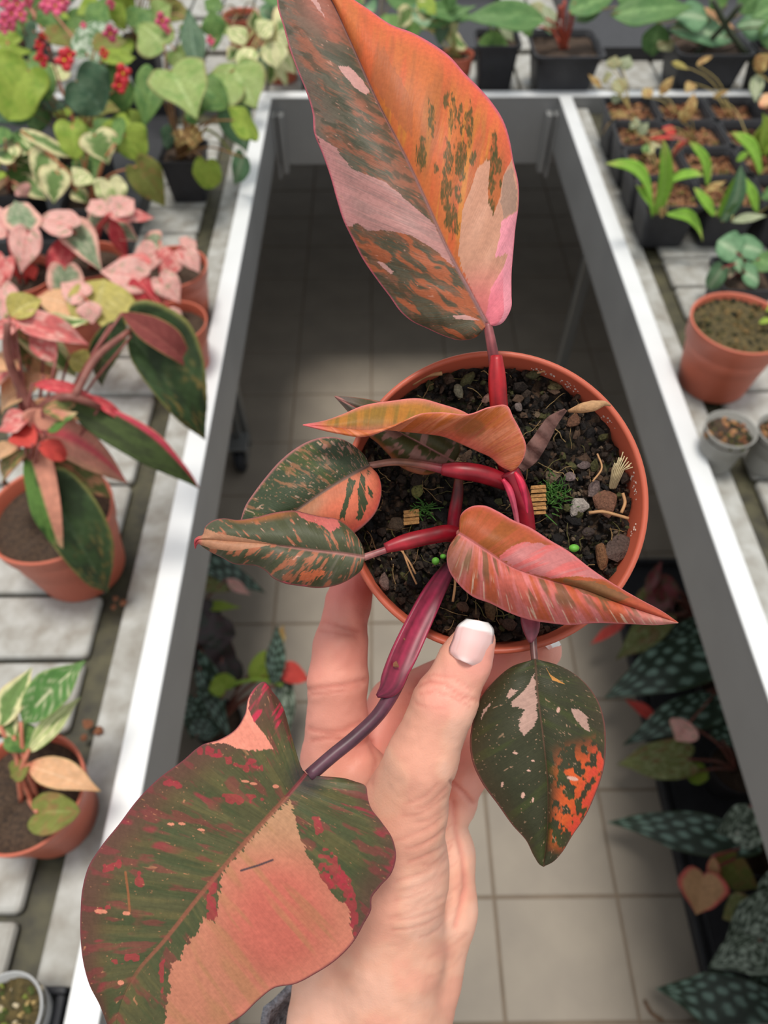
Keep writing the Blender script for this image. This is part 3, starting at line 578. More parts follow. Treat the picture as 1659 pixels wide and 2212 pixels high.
# --- leaf G: right front, pink and orange
oG, sG = (860, 840), 2.592
G_mid = [(993, 1153, .250), (1045, 1187, .2485), (1099, 1222, .248), (1180, 1251, .2475), (1246, 1268, .248), (1342, 1304, .250), (1464, 1345, .254)]
G_L = [(993, 1148), (993, 1130), (997, 1112), (1014, 1097), (1045, 1093), (1076, 1106), (1107, 1124), (1142, 1139), (1188, 1168), (1227, 1191), (1277, 1230), (1323, 1261), (1381, 1295), (1431, 1322), (1464, 1345)]
G_R = [(988, 1156), (972, 1180), (966, 1207), (972, 1234), (991, 1261), (1022, 1288), (1061, 1303), (1099, 1322), (1145, 1338), (1188, 1345), (1227, 1349), (1284, 1345), (1362, 1347), (1419, 1349), (1464, 1345)]
def paintG(c):
    fine = c.streak(.35, 2, 13)
    l = base(c, (154, 82, 36)); l = mixc(l, (180, 84, 52), sstep(.5, .65, c.streak(.06, .7, 3))*.7); l = mixc(l, (206, 96, 88), sstep(.8, 1, c.t)*.6)
    pk = inpoly(*c.jag(5, .2, 4), sub([(560, 940), (640, 880), (700, 860), (800, 870), (900, 880), (1100, 1000), (1350, 1170), (1560, 1310), (1200, 1080), (1000, 1050), (860, 1060), (700, 1020)], oG, sG)).astype(float)
    l = mixc(l, (198, 120, 120), pk*.9); l = mixc(l, (214, 96, 92), pk*sstep(.5, .66, c.streak(.08, .8, 14))*.7)
    l = mixc(l, (188, 82, 62), sstep(1300, 1400, c.x)*.8)
    r = base(c, (198, 98, 84)); r = mixc(r, (214, 122, 120), sstep(.45, .62, c.streak(.09, .8, 5))*.8); r = mixc(r, (188, 88, 48), sstep(.55, .7, c.streak(.06, .6, 16))*.8)
    r = mixc(r, (118, 82, 54), sstep(.52, .62, c.streak(.05, .9, 27))*sstep(.75, .45, c.t)*.85)
    r = mixc(r, (228, 190, 164), sstep(.64, .7, c.streak(.35, 1.6, 37))*sstep(.35, .7, c.t)*.85)
    r = mixc(r, (136, 108, 78), sstep(60, 20, np.hypot(c.x-985, c.y-1205))*.5); r = mixc(r, (206, 150, 138), sstep(1330, 1420, c.x)*.5)
    o = np.where(c.left[..., None], l, r)*(1+.16*(fine-.5))[..., None]
    o = mixc(o, (116, 86, 56), inpoly(*c.jag(5, .2, 4), sub([(920, 1060), (1100, 1080), (1300, 1170), (1200, 1200), (1050, 1150), (940, 1100)], oG, sG))*.75)
    o = mixc(o, (206, 120, 118), sstep(7, 2, c.lt)*.8*sstep(1250, 1150, c.x))
    return edge(c, o, (222, 122, 124), 5)
hleaf('leaf', 'long pointed pink and rust leaf reaching over the pot rim', G_mid, G_L, G_R, paintG, le=[.001, .006, .007, .005, .003, 0], re=[.001, .006, .008, .006, .003, 0], p=1.8, bulge=.005, rib=(.0008, (206, 122, 122)))

# --- leaf H: hanging, dark green with an orange corner
oH, sH = (560, 1200), 2.37
H_mid = [(1156, 1424, .262), (1161, 1495, .2600), (1172, 1580, .259), (1184, 1706, .260), (1182, 1800, .263), (1174, 1871, .267)]
H_L = [(1150, 1427), (1108, 1440), (1070, 1470), (1037, 1512), (1022, 1559), (1016, 1609), (1022, 1647), (1041, 1689), (1075, 1736), (1108, 1782), (1138, 1816), (1155, 1850), (1168, 1868), (1174, 1871)]
H_R = [(1162, 1427), (1190, 1433), (1230, 1450), (1265, 1478), (1290, 1513), (1304, 1555), (1308, 1605), (1303, 1660), (1285, 1715), (1262, 1765), (1235, 1805), (1212, 1842), (1195, 1860), (1174, 1871)]
def paintH(c):
    fine = c.streak(.4, 2, 13); o = base(c, (58, 58, 38)); o = mixc(o, (66, 72, 36), sstep(.5, .7, c.streak(.04, .5, 2))*.8); o = mixc(o, (78, 64, 48), sstep(.6, 1, c.t)*.5)
    o = specks(c, o, (190, 150, 120), .93, .22, 9, .8); o = specks(c, o, (176, 136, 110), .90, .42, 19, .75)
    z = np.clip(sstep(.0, .5, c.t)*sstep(1600, 1680, c.y + (c.x-1172)*.2)*sstep(1850, 1800, c.y), 0, 1)*(1-c.left)
    q = fbm(c.x*.085, c.y*.06, 44, 4); o = mixc(o, (214, 92, 42), sstep(.44, .52, q)*z*.95); o = mixc(o, (224, 74, 56), sstep(.5, .56, q)*z*sstep(.6, .9, c.t)*.9)
    for pl in ([(1405, 600), (1420, 720), (1420, 830), (1400, 880), (1350, 925), (1330, 900), (1330, 840), (1360, 790), (1300, 770), (1290, 750), (1340, 710), (1390, 640)], [(1590, 780), (1640, 790), (1680, 830), (1690, 900), (1660, 890), (1620, 840)], [(1290, 680), (1325, 690), (1280, 735), (1265, 725)], [(1195, 745), (1160, 800), (1130, 850), (1150, 790)]):
        o = mixc(o, (186, 148, 134), c.poly(sub(pl, oH, sH), 4, .35, 3))
    o = mixc(o, (206, 140, 70), inpoly(c.x, c.y, sub([(1465, 570), (1490, 610), (1565, 660), (1500, 640)], oH, sH))*.9)
    for x, y, rx, ry in [(1245, 1170, 6, 14), (1310, 1010, 12, 6), (1350, 1225, 9, 16), (1380, 1100, 12, 5), (1530, 790, 8, 16), (1400, 1050, 9, 5), (1600, 1140, 30, 10), (1400, 1250, 5, 12)]:
        px, py = sub([(x, y)], oH, sH)[0]; o = spot(c, o, (216, 168, 150), px, py, rx/sH, ry/sH, .2, .3)
    o = o*(1+.2*(fine-.5))[..., None]; o = mixc(o, (98, 72, 56), sstep(4, 1.5, c.lt)*.9)
    return edge(c, o, (132, 76, 70), 4)
hleaf('leaf', 'dark green speckled leaf hanging beside the thumb with an orange corner', H_mid, H_L, H_R, paintH, le=[0, .006, .008, .006, .004, 0], re=[0, .006, .008, .006, .003, 0], p=1.75, bulge=.005, rib=(.0007, (100, 74, 60)))

# --- petioles and sheaths
def petiole(pts, wpx, rgbs, name='petiole', label=None, groove=False, n=12, k=28):
    a = np.array(pts, float); w = np.array(wpx, float)
    r = resample(np.c_[a, w], k); W3 = P(r[:, 0], r[:, 1], r[:, 2]); rad = r[:, 3]/2*r[:, 2]*K/FPX
    V, F = tube_vf(W3, rad, n, fdir=-FW)
    q = np.repeat(np.linspace(0, 1, k), n); c = np.stack([np.interp(q, np.linspace(0, 1, len(rgbs)), lin(rgbs)[:, i]) for i in range(3)], 1)
    ang = np.tile(np.arange(n)*2*math.pi/n, k)
    c = c*(1 + .26*np.sin(ang*5 + 1) + .22*np.sin(ang*11 + 2*np.sin(q*9)))[:, None]
    if groove:                                 # channelled sheath: press the side facing the viewer in
        f = np.clip(np.cos(ang), 0, 1)**2*np.repeat(rad, n)*np.repeat(np.sin(np.linspace(0, math.pi, k))**.5, n); V = V + FW*(f*1.15)[:, None]
    o = mk(name, V, F, M_STEM, plant, True, c)
    if label: o['label'] = label
    return o
petiole([(1100, 1030, .272), (1086, 960, .268), (1078, 880, .264), (1073, 800, .262), (1072, 768, .2615)], [40, 40, 40, 36, 26], [(112, 10, 20), (150, 14, 24), (152, 22, 30)], 'sheath', 'bright red sheath of the tall leaf')
petiole([(1075, 850, .266), (1066, 770, .2635), (1060, 735, .2625), (1053, 700, .2625)], [26, 24, 22, 20], [(130, 30, 44), (122, 54, 58), (134, 74, 76)])
petiole([(1135, 1150, .276), (1128, 1090, .270), (1112, 1045, .268), (1100, 1018, .267)], [46, 44, 46, 44], [(132, 22, 36), (148, 26, 42), (104, 12, 26)], 'stem', 'crimson main stem')
petiole([(1120, 1155, .272), (1112, 1100, .266), (1096, 1050, .264), (1086, 1035, .2635)], [10, 12, 14, 8], [(222, 130, 140), (206, 84, 108), (180, 30, 60)], 'sheath_edge')
petiole([(1140, 1140, .2715), (1134, 1080, .2660), (1124, 1040, .2640), (1112, 1020, .2640)], [8, 12, 16, 8], [(200, 40, 70), (206, 50, 84), (180, 20, 50)], 'sheath_edge')
petiole([(1095, 1042, .270), (1040, 1024, .268), (985, 1016, .268), (955, 1014, .269)], [38, 40, 36, 26], [(104, 12, 24), (144, 20, 34), (134, 30, 42)], 'sheath', 'crimson sheath running left to the heart-shaped leaf')
petiole([(960, 1014, .2700), (900, 1002, .2710), (850, 998, .2710), (797, 1006, .2690)], [22, 18, 16, 15], [(130, 40, 56), (142, 92, 72), (140, 96, 84)])
petiole([(975, 1165, .285), (982, 1110, .280), (990, 1050, .278), (989, 1015, .277), (980, 997, .2765)], [26, 28, 22, 13, 10], [(96, 10, 28), (112, 14, 32), (104, 34, 34), (128, 92, 62)])
petiole([(1000, 1160, .274), (968, 1152, .266), (930, 1158, .263), (870, 1172, .261), (832, 1184, .2600)], [34, 38, 36, 34, 22], [(94, 8, 20), (122, 12, 26), (146, 24, 36), (138, 28, 40)], 'sheath', 'red sheath of the hook-tipped leaf')
petiole([(850, 1182, .2610), (815, 1194, .2600), (786, 1204, .2590)], [16, 15, 16], [(140, 50, 64), (150, 88, 88), (150, 100, 96)])
petiole([(1010, 1160, .266), (1000, 1152, .258), (994, 1152, .2525)], [30, 24, 18], [(140, 12, 34), (160, 40, 50), (160, 90, 80)])
petiole([(970, 1225, .283), (940, 1275, .272), (900, 1355, .263), (860, 1440, .258), (835, 1490, .2565), (814, 1504, .2560)], [30, 46, 56, 56, 40, 8], [(70, 22, 40), (112, 26, 50), (140, 34, 62), (128, 30, 56), (96, 22, 46)], 'sheath', 'dark crimson channelled sheath of the largest leaf', groove=True, n=32, k=60)
petiole([(880, 1420, .2620), (855, 1480, .2600), (820, 1540, .2575), (770, 1590, .2550), (715, 1635, .2520), (668, 1676, .2495)], [32, 34, 30, 30, 30, 30], [(92, 34, 56), (88, 42, 58), (84, 50, 62), (78, 46, 58)], label='dark purple leaf stalk')
petiole([(1130, 1160, .285), (1140, 1290, .270), (1147, 1370, .2660), (1146, 1388, .2655)], [30, 36, 30, 10], [(120, 30, 50), (140, 50, 62), (110, 56, 66)], 'sheath', 'purple sheath of the hanging leaf', groove=True)
petiole([(1152, 1330, .2700), (1152, 1390, .2660), (1155, 1428, .2630)], [16, 16, 15], [(100, 50, 60), (92, 58, 58), (96, 62, 58)])
# withered sheath and dry curled leaf
wm = mat('withered sheath', (124, 88, 80), .7, noise=(300, .3), bump=(700, .5, .0005), trans=.2)
a = np.array([(1120, 1010, .276), (1140, 985, .276), (1165, 950, .275), (1195, 905, .277), (1222, 885, .280)]); w = [22, 34, 32, 22, 6]
L_ = np.c_[a[:, :2] + np.outer(w, [-.35, -.3]), a[:, 2]]; R_ = np.c_[a[:, :2] + np.outer(w, [.5, .42]), a[:, 2]+.002]
gr = np.stack([resample(L_, 24), resample(a - [0, 0, .002], 24), resample(R_, 24)], 1); gr[:, 1, 2] += .004
gv = P(gr[..., 0], gr[..., 1], gr[..., 2] + (.0012*np.sin(np.arange(24)*1.3))[:, None]).reshape(-1, 3)
gf = [(i*3+j, (i+1)*3+j, (i+1)*3+j+1, i*3+j+1) for i in range(23) for j in range(2)]
solid(mk('withered_sheath', gv, gf, wm, plant), .0003)
a = np.array([(1228, 888, .281), (1255, 882, .2765), (1285, 876, .275), (1308, 872, .2765), (1318, 876, .279)]); q = resample(a, 20)
V, F = tube_vf(P(q[:, 0], q[:, 1], q[:, 2]), np.interp(np.linspace(0, 1, 20), [0, .3, .6, 1], [3, 11, 12, 2])*.28*K/FPX, 10)
mk('dry_leaf', V, F, mat('dry leaf', (190, 146, 104), .75, noise=(400, .3), bump=(900, .6, .0005)), plant)

# ------------------------------------------------------------------ the hand: one smooth surface grown round a skeleton
def hp(x, y, d):                                # camera-space metres
    d = d*K; return np.array([(x-829.5)/FPX*d, (1106-y)/FPX*d, -d])
def hr(rpx, d): return rpx*d*K/FPX
CH = [  # chains of (x, y, d, radius px), blend
    ('thumb', [(1024, 1384, .2625, 46), (1004, 1428, .2630, 54), (962, 1515, .2645, 66), (912, 1635, .2720, 74), (872, 1750, .2830, 92), (852, 1880, .2980, 108)], .004),
    ('thenar', [(852, 1880, .298, 108), (846, 2040, .309, 112), (836, 2200, .318, 112), (815, 2420, .330, 120), (800, 2800, .345, 135)], .010),
    ('web', [(760, 1660, .318, 62), (830, 1730, .305, 75)], .012),
    ('index', [(724, 1650, .3180, 66), (728, 1560, .3150, 64), (730, 1470, .3130, 63), (735, 1400, .3140, 56), (752, 1300, .3210, 46), (782, 1215, .3340, 40)], .005),
    ('metacarpal', [(724, 1650, .318, 66), (738, 1850, .325, 84), (724, 2050, .326, 84), (708, 2200, .328, 84), (700, 2420, .335, 92), (690, 2800, .348, 105)], .010),
    ('middle', [(790, 1650, .342, 62), (852, 1520, .352, 54), (990, 1458, .343, 50), (1095, 1432, .331, 45), (1172, 1405, .3220, 40)], .003),
    ('ring', [(870, 1720, .348, 60), (965, 1640, .340, 56), (1000, 1585, .332, 50), (1085, 1530, .328, 44)], .003),
    ('pinky', [(900, 1800, .342, 62), (975, 1730, .332, 52), (1002, 1678, .324, 44), (1070, 1610, .318, 40)], .003),
    ('hypothenar', [(900, 1760, .338, 78), (940, 1850, .333, 84), (934, 1960, .330, 94), (905, 2100, .328, 90), (880, 2230, .330, 90), (860, 2420, .336, 100), (840, 2800, .348, 110)], .008),
    ('palm', [(800, 1700, .335, 80), (830, 1900, .330, 100), (790, 2150, .328, 100)], .012)]
def hand_sdf(X):
    D = None
    for nm, ch, k in CH:
        d = None
        pts = [hp(*q[:3]) for q in ch]; rs = [hr(q[3], q[2]) for q in ch]
        for a, b, ra, rb in zip(pts[:-1], pts[1:], rs[:-1], rs[1:]):
            ab = b - a; t = np.clip(((X - a) @ ab) / (ab @ ab), 0, 1)
            e = np.linalg.norm(X - a - t[..., None]*ab, axis=-1) - (ra + (rb - ra)*t)
            if d is None: d = e
            else:
                h = np.maximum(.004 - np.abs(d - e), 0)/.004; d = np.minimum(d, e) - h*h*h*.004/6
        if D is None: D = d
        else:
            h = np.maximum(k - np.abs(D - d), 0)/k; D = np.minimum(D, d) - h*h*h*k/6
    return D
def surface_nets(lo, hi, st, fn):
    ax = [np.arange(l, h, st, dtype=np.float32) for l, h in zip(lo, hi)]; n = [len(a) for a in ax]
    G = np.empty(n, np.float32)
    yy, zz = np.meshgrid(ax[1], ax[2], indexing='ij')
    for i in range(0, n[0], 8):
        xs = ax[0][i:i+8]; X = np.empty((len(xs), n[1], n[2], 3), np.float32); X[..., 0] = xs[:, None, None]; X[..., 1] = yy; X[..., 2] = zz
        G[i:i+8] = fn(X)
    s = G < 0; c = np.zeros(tuple(k-1 for k in n), np.int8)
    for dx in (0, 1):
        for dy in (0, 1):
            for dz in (0, 1): c += s[dx:n[0]-1+dx, dy:n[1]-1+dy, dz:n[2]-1+dz]
    act = (c > 0) & (c < 8); I = np.argwhere(act); idx = np.full(act.shape, -1, np.int32); idx[act] = np.arange(len(I))
    acc = np.zeros((len(I), 3)); cnt = np.zeros(len(I)); cor = [(a, b, d) for a in (0, 1) for b in (0, 1) for d in (0, 1)]
    for p in cor:
        for a in range(3):
            if p[a]: continue
            q = list(p); q[a] = 1
            g0 = G[I[:, 0]+p[0], I[:, 1]+p[1], I[:, 2]+p[2]]; g1 = G[I[:, 0]+q[0], I[:, 1]+q[1], I[:, 2]+q[2]]
            m = (g0 < 0) != (g1 < 0); t = np.where(m, g0/(g0-g1+1e-20), 0); pos = np.tile(np.array(p, float), (len(I), 1)); pos[:, a] = t
            acc += pos*m[:, None]; cnt += m
    V = (I + acc/cnt[:, None])*st + np.array(lo); Fs = []
    for a in range(3):
        b, d = (a+1) % 3, (a+2) % 3
        sl0 = [slice(None)]*3; sl1 = [slice(None)]*3; sl0[a] = slice(0, -1); sl1[a] = slice(1, None)
        ch = s[tuple(sl0)] != s[tuple(sl1)]; E = np.argwhere(ch); flip = s[tuple(sl0)][ch]
        ok = (E[:, b] > 0) & (E[:, d] > 0) & (E[:, b] < n[b]-1) & (E[:, d] < n[d]-1); E = E[ok]; flip = flip[ok]
        def cell(ob, od): q = E.copy(); q[:, b] += ob; q[:, d] += od; return idx[q[:, 0], q[:, 1], q[:, 2]]
        f = np.stack([cell(-1, -1), cell(0, -1), cell(0, 0), cell(-1, 0)], 1); f[~flip] = f[~flip][:, ::-1]; Fs.append(f)
    return V, np.concatenate(Fs)
lo = np.array([hp(*q[:3]) - hr(q[3], q[2])*1.1 for _, ch, _ in CH for q in ch]).min(0) - .003
hi = np.array([hp(*q[:3]) + hr(q[3], q[2])*1.1 for _, ch, _ in CH for q in ch]).max(0) + .003
HV, HF = surface_nets(lo, hi, .0009, hand_sdf)
e = 2e-4                                        # normals from the distance field, then creases and skin tone
HN = np.stack([hand_sdf(HV + np.eye(3)[a]*e) - hand_sdf(HV - np.eye(3)[a]*e) for a in range(3)], 1); HN /= np.linalg.norm(HN, axis=1)[:, None] + 1e-9
hx_ = 829.5 + HV[:, 0]/-HV[:, 2]*FPX; hy_ = 1106 - HV[:, 1]/-HV[:, 2]*FPX; front = sstep(-.1, .35, HN[:, 2]); hd_ = -HV[:, 2]/K
CREASE = [([(897, 1484), (925, 1470), (960, 1478), (1000, 1505), (1030, 1512)], 4, .00042), ([(905, 1500), (940, 1492), (985, 1510), (1015, 1525)], 3, .0003), ([(900, 1470), (935, 1455), (980, 1465), (1020, 1490)], 3, .00025),
    ([(885, 1500), (900, 1520), (925, 1530), (960, 1532)], 3, .00025), ([(678, 1350), (700, 1342), (735, 1352), (775, 1362)], 5, .0006), ([(690, 1362), (730, 1368), (770, 1375)], 4, .0003), ([(664, 1490), (700, 1485), (745, 1480), (790, 1470)], 5, .0006), ([(670, 1500), (720, 1496), (780, 1484)], 4, .0003),
    ([(668, 1575), (700, 1582), (740, 1580), (780, 1560)], 5, .0004), ([(675, 1600), (720, 1592), (770, 1612), (800, 1600)], 5, .0004),
    ([(800, 1600), (812, 1640), (800, 1690)], 5, .0005), ([(975, 1690), (1000, 1712), (1022, 1736)], 5, .0010)]
rw = np.random.default_rng(8)
for k in range(20):                             # fan of fine wrinkles over the thumb's ball
    y0 = 1715 + k*15 + rw.uniform(-5, 5); xr = 985 - rw.uniform(0, 40); xl = xr - rw.uniform(50, 120)
    CREASE.append(([(xr, y0 - 22 + rw.uniform(-6, 6)), (xr*.65 + xl*.35, y0 + 2 + rw.uniform(-4, 4)), (xr*.3 + xl*.7, y0 + 18), (xl, y0 + 24 + rw.uniform(-6, 6))], rw.uniform(2.5, 4.5), rw.uniform(.00012, .00030)))
for k in range(12):
    y0 = 1800 + k*24 + rw.uniform(-6, 6); CREASE.append(([(1018 - rw.uniform(0, 30), y0), (985, y0 + 22), (950 - rw.uniform(0, 30), y0 + 52)], rw.uniform(2.5, 5), rw.uniform(.00006, .00018)))
CREASE.append(([(978, 1735), (984, 1790), (1000, 1850), (1006, 1920), (985, 2000)], 7, .0006))
dis = np.zeros(len(HV)); red = np.zeros(len(HV))
for pl, w, dp in CREASE:
    q = np.exp(-(pldist(hx_, hy_, pl)/w)**2)*front; dis -= q*dp; red = np.maximum(red, q*min(1, dp/.0004))
dis += (fbm(hx_*.02, hy_*.02, 5, 3) - .5)*.0007 + (fbm(hx_*.09, hy_*.09, 9, 2)-.5)*.0002
HV = HV + HN*dis[:, None]
hc = np.tile(lin((236, 176, 150)), (len(HV), 1)); n1 = fbm(hx_*.012, hy_*.012, 2, 3); n2 = fbm(hx_*.05, hy_*.05, 6, 2)
hc = mixc(hc, (240, 188, 166), sstep(.5, .7, n1)*.6); hc = mixc(hc, (224, 146, 128), sstep(.55, .42, n1)*.35)
ix = sstep(840, 770, hx_)*sstep(1720, 1620, hy_); hc = mixc(hc, (224, 140, 128), ix*.6); hc = mixc(hc, (216, 106, 100), sstep(1350, 1260, hy_)*ix*.6)
hc = mixc(hc, (226, 132, 122), sstep(.300, .32, hd_)*sstep(1800, 1700, hy_)*.55)
hc = mixc(hc, (234, 150, 138), sstep(90, 30, np.hypot(hx_-965, hy_-1490))*.5); hc = mixc(hc, (232, 148, 140), sstep(70, 20, np.hypot(hx_-1040, hy_-1420))*.5)
hc = mixc(hc, (208, 118, 104), red*.5); hc = hc*(1 + .10*(n2-.5))[:, None]
M_SKIN = mat('skin', rough=.48, attr=True, spec=.4, sss=.12, bump=(1400, .22, .0004))
hand_w = CAM + HV[:, :1]*RT + HV[:, 1:2]*UP - HV[:, 2:]*FW
hand = mk('person_hand', hand_w, HF, M_SKIN, None, True, hc)
tag(hand, "person's left hand with a French manicure gripping the philodendron pot by its rim", 'hand')
M_NAIL = mat('nail', rough=.12, attr=True, spec=.5, coat=.6)
def surf_d(x, y):                               # depth (in the units of P) of the skin under a pixel
    d = np.full(np.shape(x), .19)
    for _ in range(60):
        X = np.stack([(x-829.5)/FPX*d, (1106-y)/FPX*d, -d], -1); d = d + np.clip(hand_sdf(X), -.002, .01)*.8
        d = np.minimum(d, .4)
    return d/K
def nail(mid, L, R, lift, tipw, sag, label):
    ns, nt = 26, 15; M_, l, r = resample(mid, ns), resample(L, ns), resample(R, ns); t = np.linspace(-1, 1, nt)
    xy = np.where((t < 0)[None, :, None], M_[:, None]*(1+t[None, :, None]) + l[:, None]*(-t[None, :, None]), M_[:, None]*(1-t[None, :, None]) + r[:, None]*t[None, :, None])
    dm = surf_d(M_[:, 0], M_[:, 1]); good = dm < .34; s = np.linspace(0, 1, ns); g0 = np.where(good)[0]
    cf = np.polyfit(s[g0][:max(6, int(len(g0)*.8))], dm[g0][:max(6, int(len(g0)*.8))], 1); dm = np.polyval(cf, s)
    d = dm[:, None] - lift + sag*(t**2)[None]*np.interp(s, [0, .3, 1], [.75, 1, .8])[:, None]
    V = P(xy[..., 0], xy[..., 1], d).reshape(-1, 3); i, j = np.meshgrid(np.arange(ns-1), np.arange(nt-1), indexing='ij')
    F = np.stack([i*nt+j, (i+1)*nt+j, (i+1)*nt+j+1, i*nt+j+1], -1).reshape(-1, 4)
    ss = np.broadcast_to(s[:, None], (ns, nt)); c = np.broadcast_to(lin((234, 186, 180)), (ns, nt, 3)).copy()
    c = mixc(c, (240, 206, 204), sstep(.3, .6, ss)*.5); c = mixc(c, (246, 224, 222), sstep(.16, .05, ss)*.4); c = mixc(c, (250, 248, 246), sstep(1-tipw-.03, 1-tipw+.02, ss + .05*(t**2)[None]))
    return tag(solid(mk('fingernail', V, F, M_NAIL, hand, True, c.reshape(-1, 3)), .0006), label)
nail([(1002, 1430), (1012, 1400), (1024, 1368), (1034, 1341)], [(985, 1421), (972, 1408), (980, 1380), (990, 1352), (1008, 1338)], [(1022, 1438), (1044, 1432), (1056, 1408), (1064, 1384), (1064, 1358), (1054, 1346)], 0.0030, .2, .0058, 'thumb nail with a white tip')
nail([(1176, 1395), (1188, 1388), (1203, 1380)], [(1172, 1386), (1182, 1372), (1196, 1366)], [(1186, 1404), (1200, 1402), (1211, 1392)], 0.0022, .62, .004, 'white-tipped fingernail at the pot rim')
# sleeve cuff on the forearm, just in the frame
cf = []
for (x, y, d, r) in [(775, 2265, .328, 205), (772, 2330, .332, 212), (770, 2500, .338, 225), (765, 2800, .35, 240)]: cf.append((x, y, d, r))
q = np.array(cf); ctr = P(q[:, 0], q[:, 1], q[:, 2]); rad = q[:, 3]*q[:, 2]*K/FPX
ctr = resample(np.c_[ctr, rad], 24); V = []; n = 48; T = ctr[-1, :3] - ctr[0, :3]; T /= np.linalg.norm(T); side = RT - T*np.dot(RT, T); side /= np.linalg.norm(side); dep = np.cross(T, side)
rs2 = np.random.default_rng(3)
for k in range(24):
    a = np.arange(n)*2*math.pi/n; rr_ = ctr[k, 3]*(1 + .03*np.sin(k*1.1) + .02*rs2.normal(size=n))
    V.append(ctr[k, :3] + np.outer(np.cos(a)*rr_, side) + np.outer(np.sin(a)*rr_*.86, dep) - np.outer(np.cos(a)*-.008, T)*(1 if k < 6 else .5))
F = [(i*n+j, i*n+(j+1) % n, (i+1)*n+(j+1) % n, (i+1)*n+j) for i in range(23) for j in range(n)]
solid(mk('sleeve_cuff', np.concatenate(V), F, mat('grey fleece', (158, 158, 166), .95, noise=(500, .5), bump=(900, 1, .002)), hand), .003)

# ------------------------------------------------------------------ the plants on and under the benches
SHAPES = {
 'heart': [(0, 0), (-.09, .10), (-.13, .26), (-.03, .42), (.15, .50), (.35, .47), (.6, .34), (.82, .14), (1, 0)],
 'ovate': [(0, 0), (.05, .2), (.2, .42), (.4, .5), (.6, .42), (.8, .22), (1, 0)],
 'lance': [(0, 0), (.1, .25), (.3, .48), (.5, .5), (.7, .35), (.88, .13), (1, 0)],
 'strap': [(0, .22), (.2, .4), (.5, .5), (.8, .36), (1, 0)],
 'round': [(0, 0), (-.12, .12), (-.16, .32), (-.03, .48), (.25, .55), (.6, .49), (.86, .28), (1, 0)],
 'wingL': [(0, 0), (-.16, .18), (-.14, .42), (.08, .60), (.35, .54), (.65, .30), (.85, .12), (1, 0)],
 'wingR': [(0, 0), (.03, .12), (.15, .28), (.4, .34), (.7, .22), (1, 0)]}
